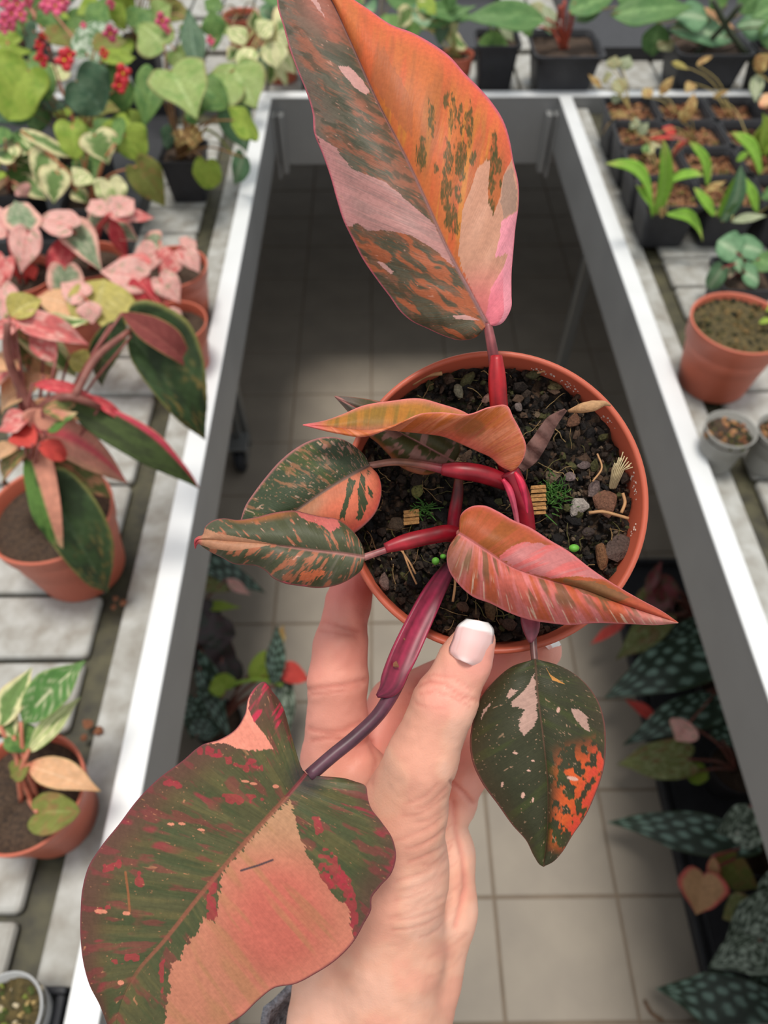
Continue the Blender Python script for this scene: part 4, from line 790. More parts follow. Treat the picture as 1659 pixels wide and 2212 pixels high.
def pt(kind, u, v, rs):
    sd = int(rs.integers(0, 50)); a = np.abs(v); nz = fbm(u*9+sd, v*4+sd, sd, 3); fz = vnoise(u*26+sd, v*12+sd, sd+1)
    ph = (u*9 + a*2.2); vein = np.clip(1-np.abs((ph % 1)-.5)*7, 0, 1)*sstep(0, .15, a)*.8 + sstep(.12, .0, a)
    B = lambda c: np.broadcast_to(lin(c), u.shape+(3,)).copy()
    if kind == 'lightgreen': c = B((150, 168, 98)); c = mixc(c, (188, 206, 140), vein*.7); c = mixc(c, (110, 150, 70), sstep(.5, .7, nz)*.6); c = mixc(c, (190, 90, 80), sstep(.09, .02, np.hypot(u, v*.25))); c = mixc(c, (176, 140, 110), sstep(.93, 1, a)*.5)
    elif kind == 'yellowgreen': c = B((152, 172, 70)); c = mixc(c, (178, 196, 88), vein*.5); c = mixc(c, (110, 150, 46), sstep(.5, .7, nz)*.6)
    elif kind == 'deepgreen': c = B((88, 114, 86)); c = mixc(c, (150, 176, 150), vein*.35); c = mixc(c, (58, 92, 66), sstep(.5, .65, nz)*.7); c = mixc(c, (180, 90, 80), sstep(.06, .02, np.hypot(u, v*.25)))
    elif kind == 'midgreen': c = B((106, 138, 72)); c = mixc(c, (140, 176, 104), vein*.5); c = mixc(c, (70, 114, 56), sstep(.5, .65, nz)*.7)
    elif kind == 'olive': c = B((124, 128, 62)); c = mixc(c, (150, 110, 70), sstep(.5, .7, nz)*.7); c = mixc(c, (160, 166, 96), vein*.4)
    elif kind == 'whitespeck': c = B((96, 128, 86)); c = mixc(c, (206, 216, 196), sstep(.52, .6, fz)*.9)
    elif kind == 'cream': c = B((226, 222, 172)); c = mixc(c, (136, 168, 84), sstep(.56, .64, fbm(u*3+sd, v*9+sd, sd, 2))*.8)
    elif kind == 'creamedge': c = B((116, 144, 82)); c = mixc(c, (226, 220, 168), sstep(.45, .6, a + (nz-.5)*.7)); c = mixc(c, (200, 120, 90), sstep(.95, 1, a)*.4)
    elif kind == 'creamstripe': c = B((86, 130, 66)); c = mixc(c, (224, 216, 180), vein*.9*sstep(.35, .5, nz)); c = mixc(c, (150, 176, 96), sstep(.9, 1, a)*.7)
    elif kind == 'pink': c = B((226, 168, 158)); c = mixc(c, (236, 196, 186), sstep(.4, .6, fz)*.5); c = mixc(c, (214, 104, 104), vein*.45); c = mixc(c, (134, 148, 110), sstep(.60, .68, nz)*.8*sstep(.45, .55, fz))
    elif kind == 'pinkgreen': c = B((128, 146, 112)); c = mixc(c, (196, 190, 164), sstep(.5, .58, fz)*.55); c = mixc(c, (98, 120, 88), vein*.5); c = mixc(c, (234, 180, 164), sstep(.62, .78, a + (nz-.5)*.3)); c = mixc(c, (220, 120, 110), sstep(.1, .02, u)*.7)
    elif kind == 'rose': c = B((222, 120, 116)); c = mixc(c, (236, 176, 164), sstep(.45, .65, nz)); c = mixc(c, (204, 64, 78), vein*.5)
    elif kind == 'red': c = B((204, 72, 80)); c = mixc(c, (228, 120, 116), sstep(.5, .7, nz)*.7)
    elif kind == 'maroon': c = B((140, 70, 66)); c = mixc(c, (176, 104, 92), vein*.5); c = mixc(c, (170, 150, 90), sstep(.9, 1, a)*.7)
    elif kind == 'peach': c = B((226, 176, 134)); c = mixc(c, (222, 120, 100), sstep(.35, 0, u)*.8); c = mixc(c, (240, 206, 170), vein*.5); c = mixc(c, (200, 190, 120), sstep(.9, 1, a)*.4)
    elif kind == 'oliveveined': c = B((190, 176, 96)); c = mixc(c, (224, 212, 150), vein*.6); c = mixc(c, (150, 140, 70), sstep(.5, .7, fz)*.5)
    elif kind == 'wingdark': c = B((64, 84, 50)); c = mixc(c, (98, 118, 84), vein*.45); c = mixc(c, (50, 62, 42), sstep(.5, .65, nz)*.8); c = mixc(c, (150, 124, 70), sstep(.68, .76, fz)*sstep(.4, .7, u)*.7); c = mixc(c, (156, 150, 84), sstep(.92, 1, a)*.8)
    elif kind == 'wingred': c = B((74, 88, 48)); c = mixc(c, (58, 66, 40), sstep(.5, .65, nz)*.8); c = mixc(c, (206, 74, 92), sstep(.45, .6, v)); c = mixc(c, (222, 140, 120), sstep(.88, .98, v))
    elif kind == 'winghalf': c = B((100, 136, 66)); c = mixc(c, (66, 96, 48), sstep(.5, .62, nz)); c = mixc(c, (220, 150, 126), sstep(.05, .12, v)); c = mixc(c, (216, 190, 140), sstep(.75, .95, u)*.8)
    elif kind == 'wingpink': c = B((222, 152, 132)); c = mixc(c, (224, 100, 108), sstep(.12, .3, v)*sstep(.7, .4, v)); c = mixc(c, (168, 130, 96), sstep(-.4, -.8, v)*.5)
    elif kind == 'wingmix': c = B((120, 126, 74)); c = mixc(c, (206, 150, 112), sstep(.5, .6, nz)); c = mixc(c, (200, 80, 90), sstep(.92, 1, a)*.7)
    elif kind == 'polka':
        c = B((44, 57, 45)); gx = u*8.5; jx = np.floor(gx); dx = gx-jx-.5; gy = v*2.0 + .5*(jx % 2); jy = np.floor(gy); dy = (gy-jy-.5)*1.1; hs = np.modf(np.abs(np.sin(jx*12.9898+jy*78.233+sd))*43758.5)[0]; dx = dx + (hs-.5)*.25; rr = hs*.16+.20
        c = mixc(c, (128, 156, 142), sstep(rr+.10, rr-.10, np.hypot(dx, dy))*.85); c = mixc(c, (88, 104, 60), sstep(.9, 1, a)*.3)
    elif kind == 'silver': c = B((64, 76, 60)); c = mixc(c, (170, 184, 166), sstep(.60, .68, fz)*.9)
    elif kind == 'polkaolive':
        c = B((112, 116, 66)); c = mixc(c, (150, 156, 110), sstep(.62, .7, fz)*.7); c = mixc(c, (130, 80, 60), sstep(.55, .7, nz)*.6)
    elif kind == 'darkred': c = B((110, 48, 52)); c = mixc(c, (80, 60, 44), sstep(.5, .65, nz))
    elif kind == 'blackleaf': c = B((66, 50, 52)); c = mixc(c, (50, 56, 46), sstep(.5, .65, nz))
    elif kind == 'peachred': c = B((196, 150, 110)); c = mixc(c, (206, 84, 84), sstep(.72, .9, a)); c = mixc(c, (150, 120, 80), fz*.4)
    elif kind == 'coral': c = B((222, 88, 76)); c = mixc(c, (200, 70, 66), nz)
    elif kind == 'straw': c = B((142, 190, 70)); c = mixc(c, (170, 206, 104), sstep(.2, .0, a)*.6); c = mixc(c, (196, 190, 110), sstep(.7, 1, u)*.6)
    elif kind == 'dry': c = B((172, 132, 82)); c = mixc(c, (206, 184, 120), sstep(.45, .6, nz)); c = mixc(c, (140, 96, 60), sstep(.6, .7, fz)*.6)
    elif kind == 'palegrey': c = B((186, 180, 140)); c = mixc(c, (150, 164, 120), nz); c = mixc(c, (196, 150, 110), sstep(.6, .7, fz)*.5)
    elif kind == 'greyveined': c = B((150, 160, 124)); c = mixc(c, (206, 206, 180), vein*.7)
    elif kind == 'greenpale': c = B((120, 158, 118)); c = mixc(c, (186, 204, 168), sstep(.35, .0, a)*.7); c = mixc(c, (84, 128, 88), sstep(.6, .9, a)*.6)
    elif kind == 'lushgreen': c = B((100, 136, 80)); c = mixc(c, (150, 186, 120), sstep(.3, 0, a)*.6); c = mixc(c, (70, 116, 62), sstep(.5, .7, nz)*.6)
    else: c = B((120, 150, 80))
    return c
LEAFN = [0]
def bgleaf(parent, shape, paint, b, t, w, nrm=None, fold=.12, droop=.12, wave=.03, serr=0.0, name='leaf', res=(26, 8), dark=False, bend=0.0):
    """one leaf from point b to point t (metres), w wide"""
    LEAFN[0] += 1; rs = np.random.default_rng(LEAFN[0]*17+3)
    b = np.asarray(b, float); t = np.asarray(t, float); ax = t - b; L = np.linalg.norm(ax); ax /= L
    if nrm is None: nrm = .55*np.array([0, 0, 1.]) + .6*(CAM - b)/np.linalg.norm(CAM - b)
    nrm = nrm - ax*np.dot(ax, nrm); nrm /= np.linalg.norm(nrm); lat = np.cross(nrm, ax)
    sl, sr = (SHAPES['wingL'], SHAPES['wingR']) if shape == 'wing' else (SHAPES['wingR'], SHAPES['wingL']) if shape == 'wingr' else (SHAPES[shape],)*2
    ns, nh = res; s = np.linspace(0, 1, ns); p = 1.35
    def side(sh):
        e = resample(np.array(sh), ns, True); e[:, 1] *= rs.uniform(.78, 1.18) + .06*np.sin(s*rs.uniform(8, 14)+rs.uniform(0, 6))
        if serr: e[:, 1] += serr*np.abs(((s*ns/2.0) % 1)-.5)*np.sin(np.pi*s)
        return e
    el, er = side(sl), side(sr); m = np.c_[s**p, 0*s]; tt = np.linspace(-1, 1, 2*nh+1)[None, :, None]
    E = np.where(tt < 0, (er*[1, -1])[:, None], el[:, None]); G = m[:, None]*(1-np.abs(tt)) + E*np.abs(tt)
    u, v = G[..., 0], G[..., 1]; T = np.broadcast_to(tt[..., 0], u.shape)
    z = fold*np.abs(v)*w - droop*L*(4*(u-.5)**2-1)*-.0 + droop*L*np.sin(np.pi*np.clip(u, 0, 1))*.5 - droop*L*.25 + wave*w*T**2*np.sin(u*11 + rs.uniform(0, 6))
    V = b + u[..., None]*L*ax + (v*w + bend*L*np.sin(np.pi*np.clip(u, 0, 1)))[..., None]*lat + z[..., None]*nrm; n2 = 2*nh+1
    i, j = np.meshgrid(np.arange(ns-1), np.arange(n2-1), indexing='ij'); F = np.stack([i*n2+j, (i+1)*n2+j, (i+1)*n2+j+1, i*n2+j+1], -1).reshape(-1, 4)
    c = pt(paint, np.broadcast_to(s[:, None], u.shape), T, rs)
    o = mk(name, V.reshape(-1, 3), F, M_BGD if dark else M_BG, parent, True, c.reshape(-1, 3)); solid(o, .0006); return o
ROUND, SQUARE = {}, {}
def round_pot(root, x, y, z0, r, h, m=M_TERRA, soilm=M_SOIL, fill=.86, rimh=.2):
    prof = [(0, 0), (r*.70, 0), (r*.73, .003), (r*.90, h*(1-rimh)), (r*.955, h*(1-rimh)+.001), (r*.985, h-.003), (r, h-.001), (r*.99, h), (r*.955, h), (r*.94, h-.002), (r*.90, h*(1-rimh)), (r*.85, h*.5), (0, h*.48)]
    V, F = lathe_vf(prof, 48); pot = mk('pot', V + [x, y, z0], F, m, root)
    n = 40; a = np.arange(n)*2*math.pi/n; rs = np.random.default_rng(int(abs(x*1e4)) % 999); V = [[x, y, z0+h*fill]]
    for q in (.3, .6, .85, 1.0): V += [[x + r*.925*q*math.cos(k), y + r*.925*q*math.sin(k), z0 + h*fill + (rs.normal()*.0022 if q < 1 else -.002)] for k in a]
    F = [(0, 1+i, 1+(i+1) % n) for i in range(n)] + [(1+q*n+i, 1+(q+1)*n+i, 1+(q+1)*n+(i+1) % n, 1+q*n+(i+1) % n) for q in range(3) for i in range(n)]
    mk('soil', V, F, soilm, root); return np.array([x, y, z0+h*fill])
def square_pot(root, x, y, z0, w, h, soilm=M_BARKSOIL, fill=.86, rot=0.0, m=M_BLACK):
    def ring(hw, z, k=5):
        pts = []; rc = hw*.22
        for q in range(4):
            cx, cy = [(1, 1), (-1, 1), (-1, -1), (1, -1)][q]
            for j in range(k):
                an = q*math.pi/2 + j/(k-1)*math.pi/2; pts.append((cx*(hw-rc) + rc*math.cos(an), cy*(hw-rc) + rc*math.sin(an), z))
        return np.array(pts)
    cr, sr = math.cos(rot), math.sin(rot); Rm = np.array([[cr, sr, 0], [-sr, cr, 0], [0, 0, 1]])
    prof = [(.36*w, 0), (.37*w, .002), (.455*w, h-.009), (.50*w, h-.008), (.505*w, h), (.475*w, h), (.44*w, h-.01), (.40*w, h*.4)]
    R = [ring(a, z) for a, z in prof]; n = len(R[0]); V = np.concatenate(R) @ Rm + [x, y, z0]
    F = [(i*n+j, i*n+(j+1) % n, (i+1)*n+(j+1) % n, (i+1)*n+j) for i in range(len(R)-1) for j in range(n)] + [tuple(range(n-1, -1, -1))]
    mk('pot', V, F, m, root, False)
    rs = np.random.default_rng(int(abs(x*1e4+y*1e3)) % 999); g = 9; q = np.linspace(-.45*w, .45*w, g); gx, gy = np.meshgrid(q, q, indexing='ij'); gz = rs.normal(size=gx.shape)*.0025; gz[[0, -1]] = -.003; gz[:, [0, -1]] = -.003
    V = np.stack([gx, gy, h*fill+gz], -1).reshape(-1, 3) @ Rm + [x, y, z0]; F = [(i*g+j, (i+1)*g+j, (i+1)*g+j+1, i*g+j+1) for i in range(g-1) for j in range(g-1)]
    mk('soil', V, F, soilm, root); return np.array([x, y, z0+h*fill])
def stemto(root, a, b, r, rgb, lift=.35, name='petiole'):
    a = np.asarray(a, float); b = np.asarray(b, float); mid = a*.45 + b*.55; mid[2] += np.linalg.norm(b-a)*lift*.4
    p = resample(np.array([a, mid, b]), 9); V, F = tube_vf(p, np.linspace(r, r*.7, 9), 6); mk(name, V, F, M_STEM, root, True, np.broadcast_to(lin(rgb), V.shape))
def leaves(root, crown, specs, stem=(150, 80, 70), sr=.0022, dark=False, noise_serr=0.0, res=(26, 8), z0=TZ):
    for sp in specs:
        sh, pn_, bx, by, tx, ty, w, zb, zt = sp[:9]; kw = sp[9] if len(sp) > 9 else {}
        b = W(bx, by, z0+zb); t = W(tx, ty, z0+zt); kw = dict(kw); st = kw.pop('stem', True)
        bgleaf(root, sh, pn_, b, t, w/pxm(b), serr=kw.pop('serr', noise_serr), dark=dark, res=res, **kw)
        if st: stemto(root, crown + np.array([1, 1, 0])*np.random.default_rng(int(bx+by)).normal(size=3)*.006, b, sr, stem)
def filler(root, crown, kinds, n, rad, zr, size, shape='heart', seed=0, stem=(140, 120, 80), dark=False):
    r = np.random.default_rng(seed)
    for k in range(n):
        a = k*2.4 + r.uniform(-.4, .4); q = rad*math.sqrt((k+.6)/n); b = np.array([crown[0] + q*.6*math.cos(a), crown[1] + q*.6*math.sin(a), crown[2] + r.uniform(*zr)])
        s = r.uniform(*size); t = b + np.array([math.cos(a), math.sin(a), r.uniform(-.5, .1)])*s; bgleaf(root, shape, kinds[k % len(kinds)], b, t, s*r.uniform(.7, .95), res=(18, 6), dark=dark)
        stemto(root, crown, b, .0016, stem)
def rp(name, label, px, py, r, h, z0=TZ, cat='potted plant', group=None, **kw):      # plant in a round pot whose rim centre shows at a pixel
    c = W(px, py, z0+h); root = empty(name, (c[0], c[1], z0), label, cat, group); return root, round_pot(root, c[0], c[1], z0, r, h, **kw)
def sp_(name, label, px, py, w, h, z0=TZ, cat='potted plant', group=None, **kw):
    c = W(px, py, z0+h); root = empty(name, (c[0], c[1], z0), label, cat, group); return root, square_pot(root, c[0], c[1], z0, w, h, **kw)

# --- left bench: pink begonias
root, c = rp('potted_begonia', 'pale pink begonia in the terracotta pot nearest the left rail, behind another', 368, 575, .056, .10)
leaves(root, c, [('heart', 'pink', 335, 545, 290, 580, 70, .14, .12), ('heart', 'rose', 372, 545, 362, 605, 55, .14, .11), ('heart', 'pink', 400, 540, 432, 590, 50, .14, .115), ('heart', 'pinkgreen', 345, 520, 300, 530, 50, .13, .12), ('ovate', 'pink', 390, 530, 425, 520, 40, .12, .11)], (206, 90, 90))
root, c = rp('potted_begonia', 'pink and red begonia drooping over a terracotta pot beside the left rail', 372, 695, .049, .10)
leaves(root, c, [('heart', 'pink', 310, 600, 215, 585, 85, .15, .16), ('heart', 'red', 300, 610, 312, 685, 55, .15, .11), ('heart', 'pink', 345, 600, 390, 655, 70, .15, .12), ('ovate', 'rose', 330, 660, 318, 705, 30, .12, .1), ('ovate', 'pink', 365, 665, 395, 700, 36, .12, .1), ('ovate', 'pink', 350, 680, 310, 730, 36, .12, .1), ('heart', 'rose', 310, 575, 250, 560, 50, .15, .14)], (206, 90, 90))
root, c = rp('potted_begonia', 'pink-edged green begonia with a star of crimson leaves behind the pink ones', 195, 560, .05, .095)
leaves(root, c, [('heart', 'pinkgreen', 150, 490, 220, 585, 80, .16, .12), ('heart', 'pink', 150, 490, 75, 470, 75, .17, .15), ('ovate', 'rose', 235, 465, 335, 470, 45, .18, .15), ('ovate', 'pink', 232, 462, 195, 430, 50, .18, .18), ('ovate', 'pink', 240, 460, 290, 430, 55, .18, .18), ('lance', 'red', 240, 470, 275, 562, 34, .17, .1), ('ovate', 'pinkgreen', 230, 465, 180, 500, 50, .17, .14), ('heart', 'red', 140, 530, 100, 600, 55, .13, .1), ('ovate', 'pinkgreen', 225, 480, 300, 520, 46, .15, .13)], (190, 70, 70))
root, c = rp('potted_begonia', 'pale pink begonia in a terracotta pot at the left edge of the frame', 45, 590, .052, .095)
leaves(root, c, [('heart', 'pink', 60, 500, 45, 590, 75, .16, .12), ('heart', 'pinkgreen', 55, 490, 30, 430, 70, .16, .16), ('heart', 'rose', 10, 560, -15, 650, 60, .14, .1), ('heart', 'pink', 15, 500, -20, 440, 60, .15, .16), ('ovate', 'coral', 60, 570, 75, 605, 30, .12, .1), ('heart', 'pink', 0, 620, 15, 700, 60, .13, .1)], (190, 70, 70))
root, c = rp('potted_begonia', 'begonia with yellowish veined and peach leaves between the pink ones and the angel-wing', 140, 655, .05, .09)
leaves(root, c, [('round', 'oliveveined', 205, 690, 225, 600, 120, .15, .17), ('heart', 'pinkgreen', 140, 580, 150, 680, 65, .18, .13), ('heart', 'peach', 160, 660, 75, 640, 75, .16, .15), ('heart', 'pink', 180, 640, 130, 610, 60, .17, .17), ('ovate', 'peach', 150, 690, 95, 715, 55, .14, .12), ('round', 'oliveveined', 260, 670, 300, 650, 60, .14, .13), ('ovate', 'pink', 190, 650, 200, 700, 50, .17, .15)], (200, 110, 90))
# --- left bench: the angel-wing begonia over the rail
AW = {'fold': .35, 'droop': .25, 'serr': .035}
root, c = rp('angel_wing_begonia', 'large angel-wing begonia with dark drooping leaves that cross the left rail', 105, 1105, .070, .115)
AW = {'fold': .35, 'droop': .25, 'serr': .035}
leaves(root, c, [('wing', 'wingdark', 285, 725, 450, 955, 150, .27, .14, dict(AW, res=None) if 0 else AW), ('lance', 'maroon', 265, 675, 430, 803, 62, .30, .22, AW), ('wing', 'wingdark', 240, 700, 215, 840, 80, .27, .18, AW), ('wingr', 'wingred', 215, 880, 440, 1058, 80, .25, .13, dict(AW, fold=.1)),
    ('wing', 'wingpink', 85, 935, 285, 1045, 85, .24, .14, AW), ('lance', 'wingmix', 115, 990, 245, 1078, 50, .2, .14, AW), ('wing', 'winghalf', 62, 985, 138, 1215, 82, .22, .12, AW), ('wing', 'wingdark', 115, 1075, 240, 1292, 125, .18, .03, AW),
    ('lance', 'rose', 20, 688, 195, 742, 60, .32, .28, AW), ('wing', 'creamedge', 35, 715, 175, 815, 85, .30, .22, AW), ('lance', 'red', 70, 828, 205, 855, 26, .28, .26, AW), ('lance', 'peach', 95, 810, -10, 895, 70, .27, .2, AW), ('lance', 'wingmix', 90, 885, 190, 905, 50, .27, .24, AW), ('ovate', 'coral', 70, 960, 30, 930, 60, .24, .23, AW),
    ('ovate', 'coral', 85, 960, 150, 990, 55, .24, .21, AW), ('lance', 'wingmix', 55, 970, 5, 1050, 55, .23, .15, AW), ('lance', 'peach', 40, 960, -10, 1000, 50, .23, .18, AW), ('wing', 'winghalf', 100, 930, 165, 890, 60, .25, .26, AW), ('lance', 'peach', 40, 800, -10, 760, 70, .28, .28, AW), ('wing', 'rose', 30, 700, -20, 740, 70, .32, .27, AW), ('ovate', 'oliveveined', 20, 680, 90, 645, 60, .32, .32, AW), ('lance', 'red', 180, 850, 285, 915, 26, .26, .22, AW), ('wing', 'peach', 60, 760, 120, 830, 80, .27, .22, AW), ('lance', 'wingpink', 30, 780, -15, 850, 70, .28, .22, AW), ('wing', 'creamedge', 100, 720, 190, 690, 60, .29, .3, AW), ('lance', 'rose', 120, 780, 60, 720, 50, .28, .3, AW), ('wing', 'rose', 50, 900, 0, 930, 60, .25, .2, AW), ('ovate', 'oliveveined', 150, 770, 195, 800, 60, .26, .24, AW), ('lance', 'wingmix', 10, 720, 70, 790, 60, .3, .26, AW), ('lance', 'peach', 100, 860, 60, 930, 50, .25, .22, AW)], (150, 84, 78), .0018, res=(34, 10), dark=False)
q = np.array([W(80, 895, TZ+.24), W(40, 830, TZ+.27), W(18, 770, TZ+.30), W(15, 700, TZ+.33)]); tube('cane', q, [.005, .0045, .004, .003], mat('begonia cane', (138, 84, 74), .5, noise=(90, .25)), root, 10, k=14)
q = np.array([c, W(85, 1000, TZ+.18), W(80, 895, TZ+.24), W(160, 858, TZ+.27), W(215, 880, TZ+.25)]); tube('cane', q, [.006, .0055, .005, .004, .003], mat('begonia cane', (138, 84, 74), .5), root, 10, k=18)
q = np.array([W(160, 858, TZ+.27), W(210, 770, TZ+.28), W(280, 715, TZ+.28)]); tube('cane', q, [.004, .0035, .003], mat('begonia cane', (138, 84, 74), .5), root, 10, k=12)
# --- left bench: variegated begonia at the lower left
root, c = rp('potted_begonia', 'small begonia with cream-striped leaves and a single peach leaf in the nearest terracotta pot', 48, 1708, .0545, .088, fill=.84)
leaves(root, c, [('lance', 'creamstripe', 45, 1560, 182, 1425, 85, .15, .16, AW), ('lance', 'creamedge', 0, 1570, 68, 1440, 50, .15, .16, AW), ('lance', 'cream', 60, 1625, 172, 1505, 50, .13, .14, dict(AW, fold=.6)), ('ovate', 'midgreen', 62, 1620, 20, 1555, 60, .13, .14, AW),
    ('lance', 'peach', 55, 1652, 216, 1708, 62, .12, .105, dict(AW, serr=.08)), ('ovate', 'olive', 62, 1650, 20, 1680, 55, .12, .11, AW), ('round', 'olive', 80, 1755, 172, 1752, 72, .105, .1, AW), ('lance', 'creamedge', 30, 1590, -20, 1500, 60, .14, .15, AW)], (196, 120, 96), .0025, res=(32, 9))
# --- bottom left: black tray and moss cup
c0 = W(75, 2170, TZ)
tr = empty('seed_tray', (c0[0], c0[1], TZ), 'black plastic tray in the bottom left corner', 'tray')
xa, ya = min(W(150, 2127, TZ+.03)[0], -.267), W(100, 2130, TZ+.03)[1]
for nm, b in (('tray_floor', (xa-.30, xa, ya-.22, ya, TZ+.0005, TZ+.004)), ('tray_side', (xa-.30, xa, ya-.006, ya, TZ+.004, TZ+.03)), ('tray_side', (xa-.006, xa, ya-.22, ya-.006, TZ+.004, TZ+.03)), ('tray_side', (xa-.30, xa-.294, ya-.22, ya-.006, TZ+.004, TZ+.03)), ('tray_side', (xa-.294, xa-.006, ya-.22, ya-.214, TZ+.004, TZ+.03))):
    bevel(mk(nm, *box(*b), M_BLACK, tr, False), .002)
root, c = rp('moss_cup', 'clear plastic cup of moss standing in the black corner tray', 8, 2192, .029, .062, TZ+.0045, 'cup', m=M_CUP, soilm=M_MOSS, rimh=.05, fill=.8)
r_ = np.random.default_rng(11); ms = []
for k in range(60):
    p0 = c + np.array([r_.uniform(-.02, .02), r_.uniform(-.02, .02), 0]); v, f = chunk(p0, r_.uniform(.0015, .004), k, nrm=np.array([0, 0, 1.])); ms.append((v, f, lin([(120, 130, 60), (176, 150, 100), (70, 80, 40), (196, 180, 150)][k % 4])))
V, F, C = merge(ms); tag(mk('moss', V, F, M_SOILA, root, False, C), kind='stuff')

# --- left bench, back: green begonias, flowering begonias
G1 = 'green begonias at the back of the left bench'
root, c = sp_('potted_begonia', 'light green heart-leaved begonia in a black square pot beside the left rail', 395, 325, .085, .085, soilm=M_SOIL, group=G1)
leaves(root, c, [('heart', 'lightgreen', 368, 150, 425, 255, 130, .24, .2), ('heart', 'midgreen', 335, 160, 310, 275, 85, .22, .16), ('heart', 'lightgreen', 505, 150, 555, 235, 120, .2, .16), ('round', 'yellowgreen', 505, 260, 560, 290, 75, .17, .13), ('round', 'midgreen', 440, 185, 490, 235, 70, .2, .17), ('lance', 'deepgreen', 425, 150, 405, 15, 60, .22, .28), ('heart', 'lightgreen', 355, 95, 300, 50, 95, .24, .26),
    ('round', 'yellowgreen', 445, 350, 447, 410, 62, .1, .05), ('heart', 'greenpale', 525, 340, 505, 400, 50, .1, .04), ('heart', 'greenpale', 500, 230, 535, 330, 70, .16, .08), ('ovate', 'dry', 400, 290, 440, 300, 50, .12, .11), ('ovate', 'dry', 395, 280, 380, 320, 40, .12, .1), ('heart', 'lightgreen', 470, 210, 505, 130, 90, .18, .2), ('heart', 'midgreen', 430, 250, 400, 230, 60, .16, .17), ('round', 'deepgreen', 370, 290, 350, 310, 50, .12, .1)], (150, 110, 70))
q = np.array([c, W(450, 280, TZ+.12), W(500, 330, TZ+.08), W(525, 365, TZ+.05)]); tube('stem', q, .0025, mat('green stem', (150, 150, 80), .5), root, 8, k=12)
root, c = sp_('potted_begonia', 'blue-green round-leaved begonia with small red flowers above a black pot', 180, 330, .09, .085, TZ+.0045, soilm=M_SOIL, group=G1)
leaves(root, c, [('round', 'deepgreen', 165, 175, 225, 240, 110, .25, .2), ('round', 'yellowgreen', 60, 150, 15, 260, 120, .24, .18), ('round', 'midgreen', 60, 130, 105, 215, 90, .24, .2), ('ovate', 'yellowgreen', 220, 130, 295, 122, 40, .24, .22), ('ovate', 'olive', 205, 105, 275, 85, 50, .24, .22), ('heart', 'midgreen', 230, 140, 235, 190, 60, .2, .16), ('round', 'midgreen', 90, 235, 60, 275, 75, .16, .13), ('round', 'cream', 115, 165, 130, 140, 50, .18, .18), ('round', 'deepgreen', 95, 225, 125, 215, 60, .18, .17), ('heart', 'midgreen', 270, 180, 250, 260, 70, .2, .14)], (150, 110, 70))
filler(root, c, ['midgreen', 'yellowgreen', 'deepgreen', 'olive', 'lightgreen'], 20, .15, (.02, .12), (.04, .065), seed=3)
M_FLR = mat('red petal', (226, 62, 72), .5, trans=.2, noise=(200, .1)); M_FLP = mat('pink petal', (236, 104, 142), .5, trans=.2, noise=(200, .1))
M_FLY = mat('flower centre', (232, 196, 60), .6)
def flower(root, x, y, z, size, m, seed):
    r = np.random.default_rng(seed); p = W(x, y, TZ+z); n = (CAM-p)/np.linalg.norm(CAM-p) + r.normal(size=3)*.3; n /= np.linalg.norm(n); t = np.cross(n, [0, 0, 1.]); t /= np.linalg.norm(t); b = np.cross(n, t); ms = []
    for k in range(4):
        a0 = k*math.pi/2 + r.uniform(-.2, .2); d = t*math.cos(a0) + b*math.sin(a0); e = np.cross(n, d); w = size*(.5 if k % 2 else .36); an = np.linspace(0, 6.28, 10, endpoint=False)
        V = np.r_[[p + d*size*.5 + n*size*.12], p + d*size*.5 + np.outer(np.cos(an)*size*.5, d) + np.outer(np.sin(an)*w, e) + np.outer(np.cos(an)*.18*size, n)]; ms.append((V, [(0, 1+i, 1+(i+1) % 10) for i in range(10)]))
    V, F, _ = merge(ms); o = mk('flower', V, F, m, root); solid(o, .0008)
    v, f = chunk(p + n*size*.12, size*.16, seed, nrm=n); mk('flower_centre', v, f, M_FLY, o, False)
for i, (x, y, s, z) in enumerate([(90, 128, .012, .27), (140, 130, .016, .27), (150, 120, .012, .27), (85, 98, .009, .28), (265, 160, .016, .23), (225, 115, .009, .25), (258, 185, .013, .21), (92, 78, .007, .28)]): flower(root, x, y, z, s, M_FLR, 40+i)
q = np.array([c, W(120, 150, TZ+.2), W(105, 105, TZ+.28)]); tube('flower_stalk', q, .0018, mat('flower stalk', (200, 100, 90), .5), root, 6, k=10)
root, c = sp_('potted_begonia', 'cream-edged green begonia just behind the pink ones on the left bench', 190, 425, .085, .08, TZ+.0045, soilm=M_SOIL, group=G1)
leaves(root, c, [('strap', 'creamedge', 45, 282, 158, 340, 36, .18, .14), ('round', 'yellowgreen', 155, 270, 165, 345, 70, .19, .15), ('heart', 'creamedge', 205, 290, 235, 355, 75, .18, .14), ('heart', 'yellowgreen', 270, 290, 315, 355, 75, .17, .12), ('heart', 'creamedge', 95, 330, 80, 400, 62, .15, .11), ('round', 'cream', 235, 390, 250, 440, 75, .13, .1), ('heart', 'olive', 295, 360, 358, 448, 80, .13, .05), ('ovate', 'cream', 190, 370, 160, 400, 50, .13, .12), ('heart', 'creamedge', 120, 370, 115, 440, 60, .13, .09), ('ovate', 'midgreen', 165, 350, 200, 380, 50, .13, .12), ('heart', 'creamedge', 165, 410, 190, 440, 45, .1, .08), ('ovate', 'cream', 60, 330, 15, 300, 45, .14, .15), ('heart', 'yellowgreen', 255, 300, 270, 240, 60, .16, .17), ('strap', 'midgreen', 250, 310, 262, 250, 26, .17, .18)], (196, 130, 90))
root, c = sp_('potted_begonia', 'coral-stemmed variegated begonia half out of the frame on the left bench', 25, 395, .085, .08, TZ+.0045, soilm=M_SOIL, group=G1)
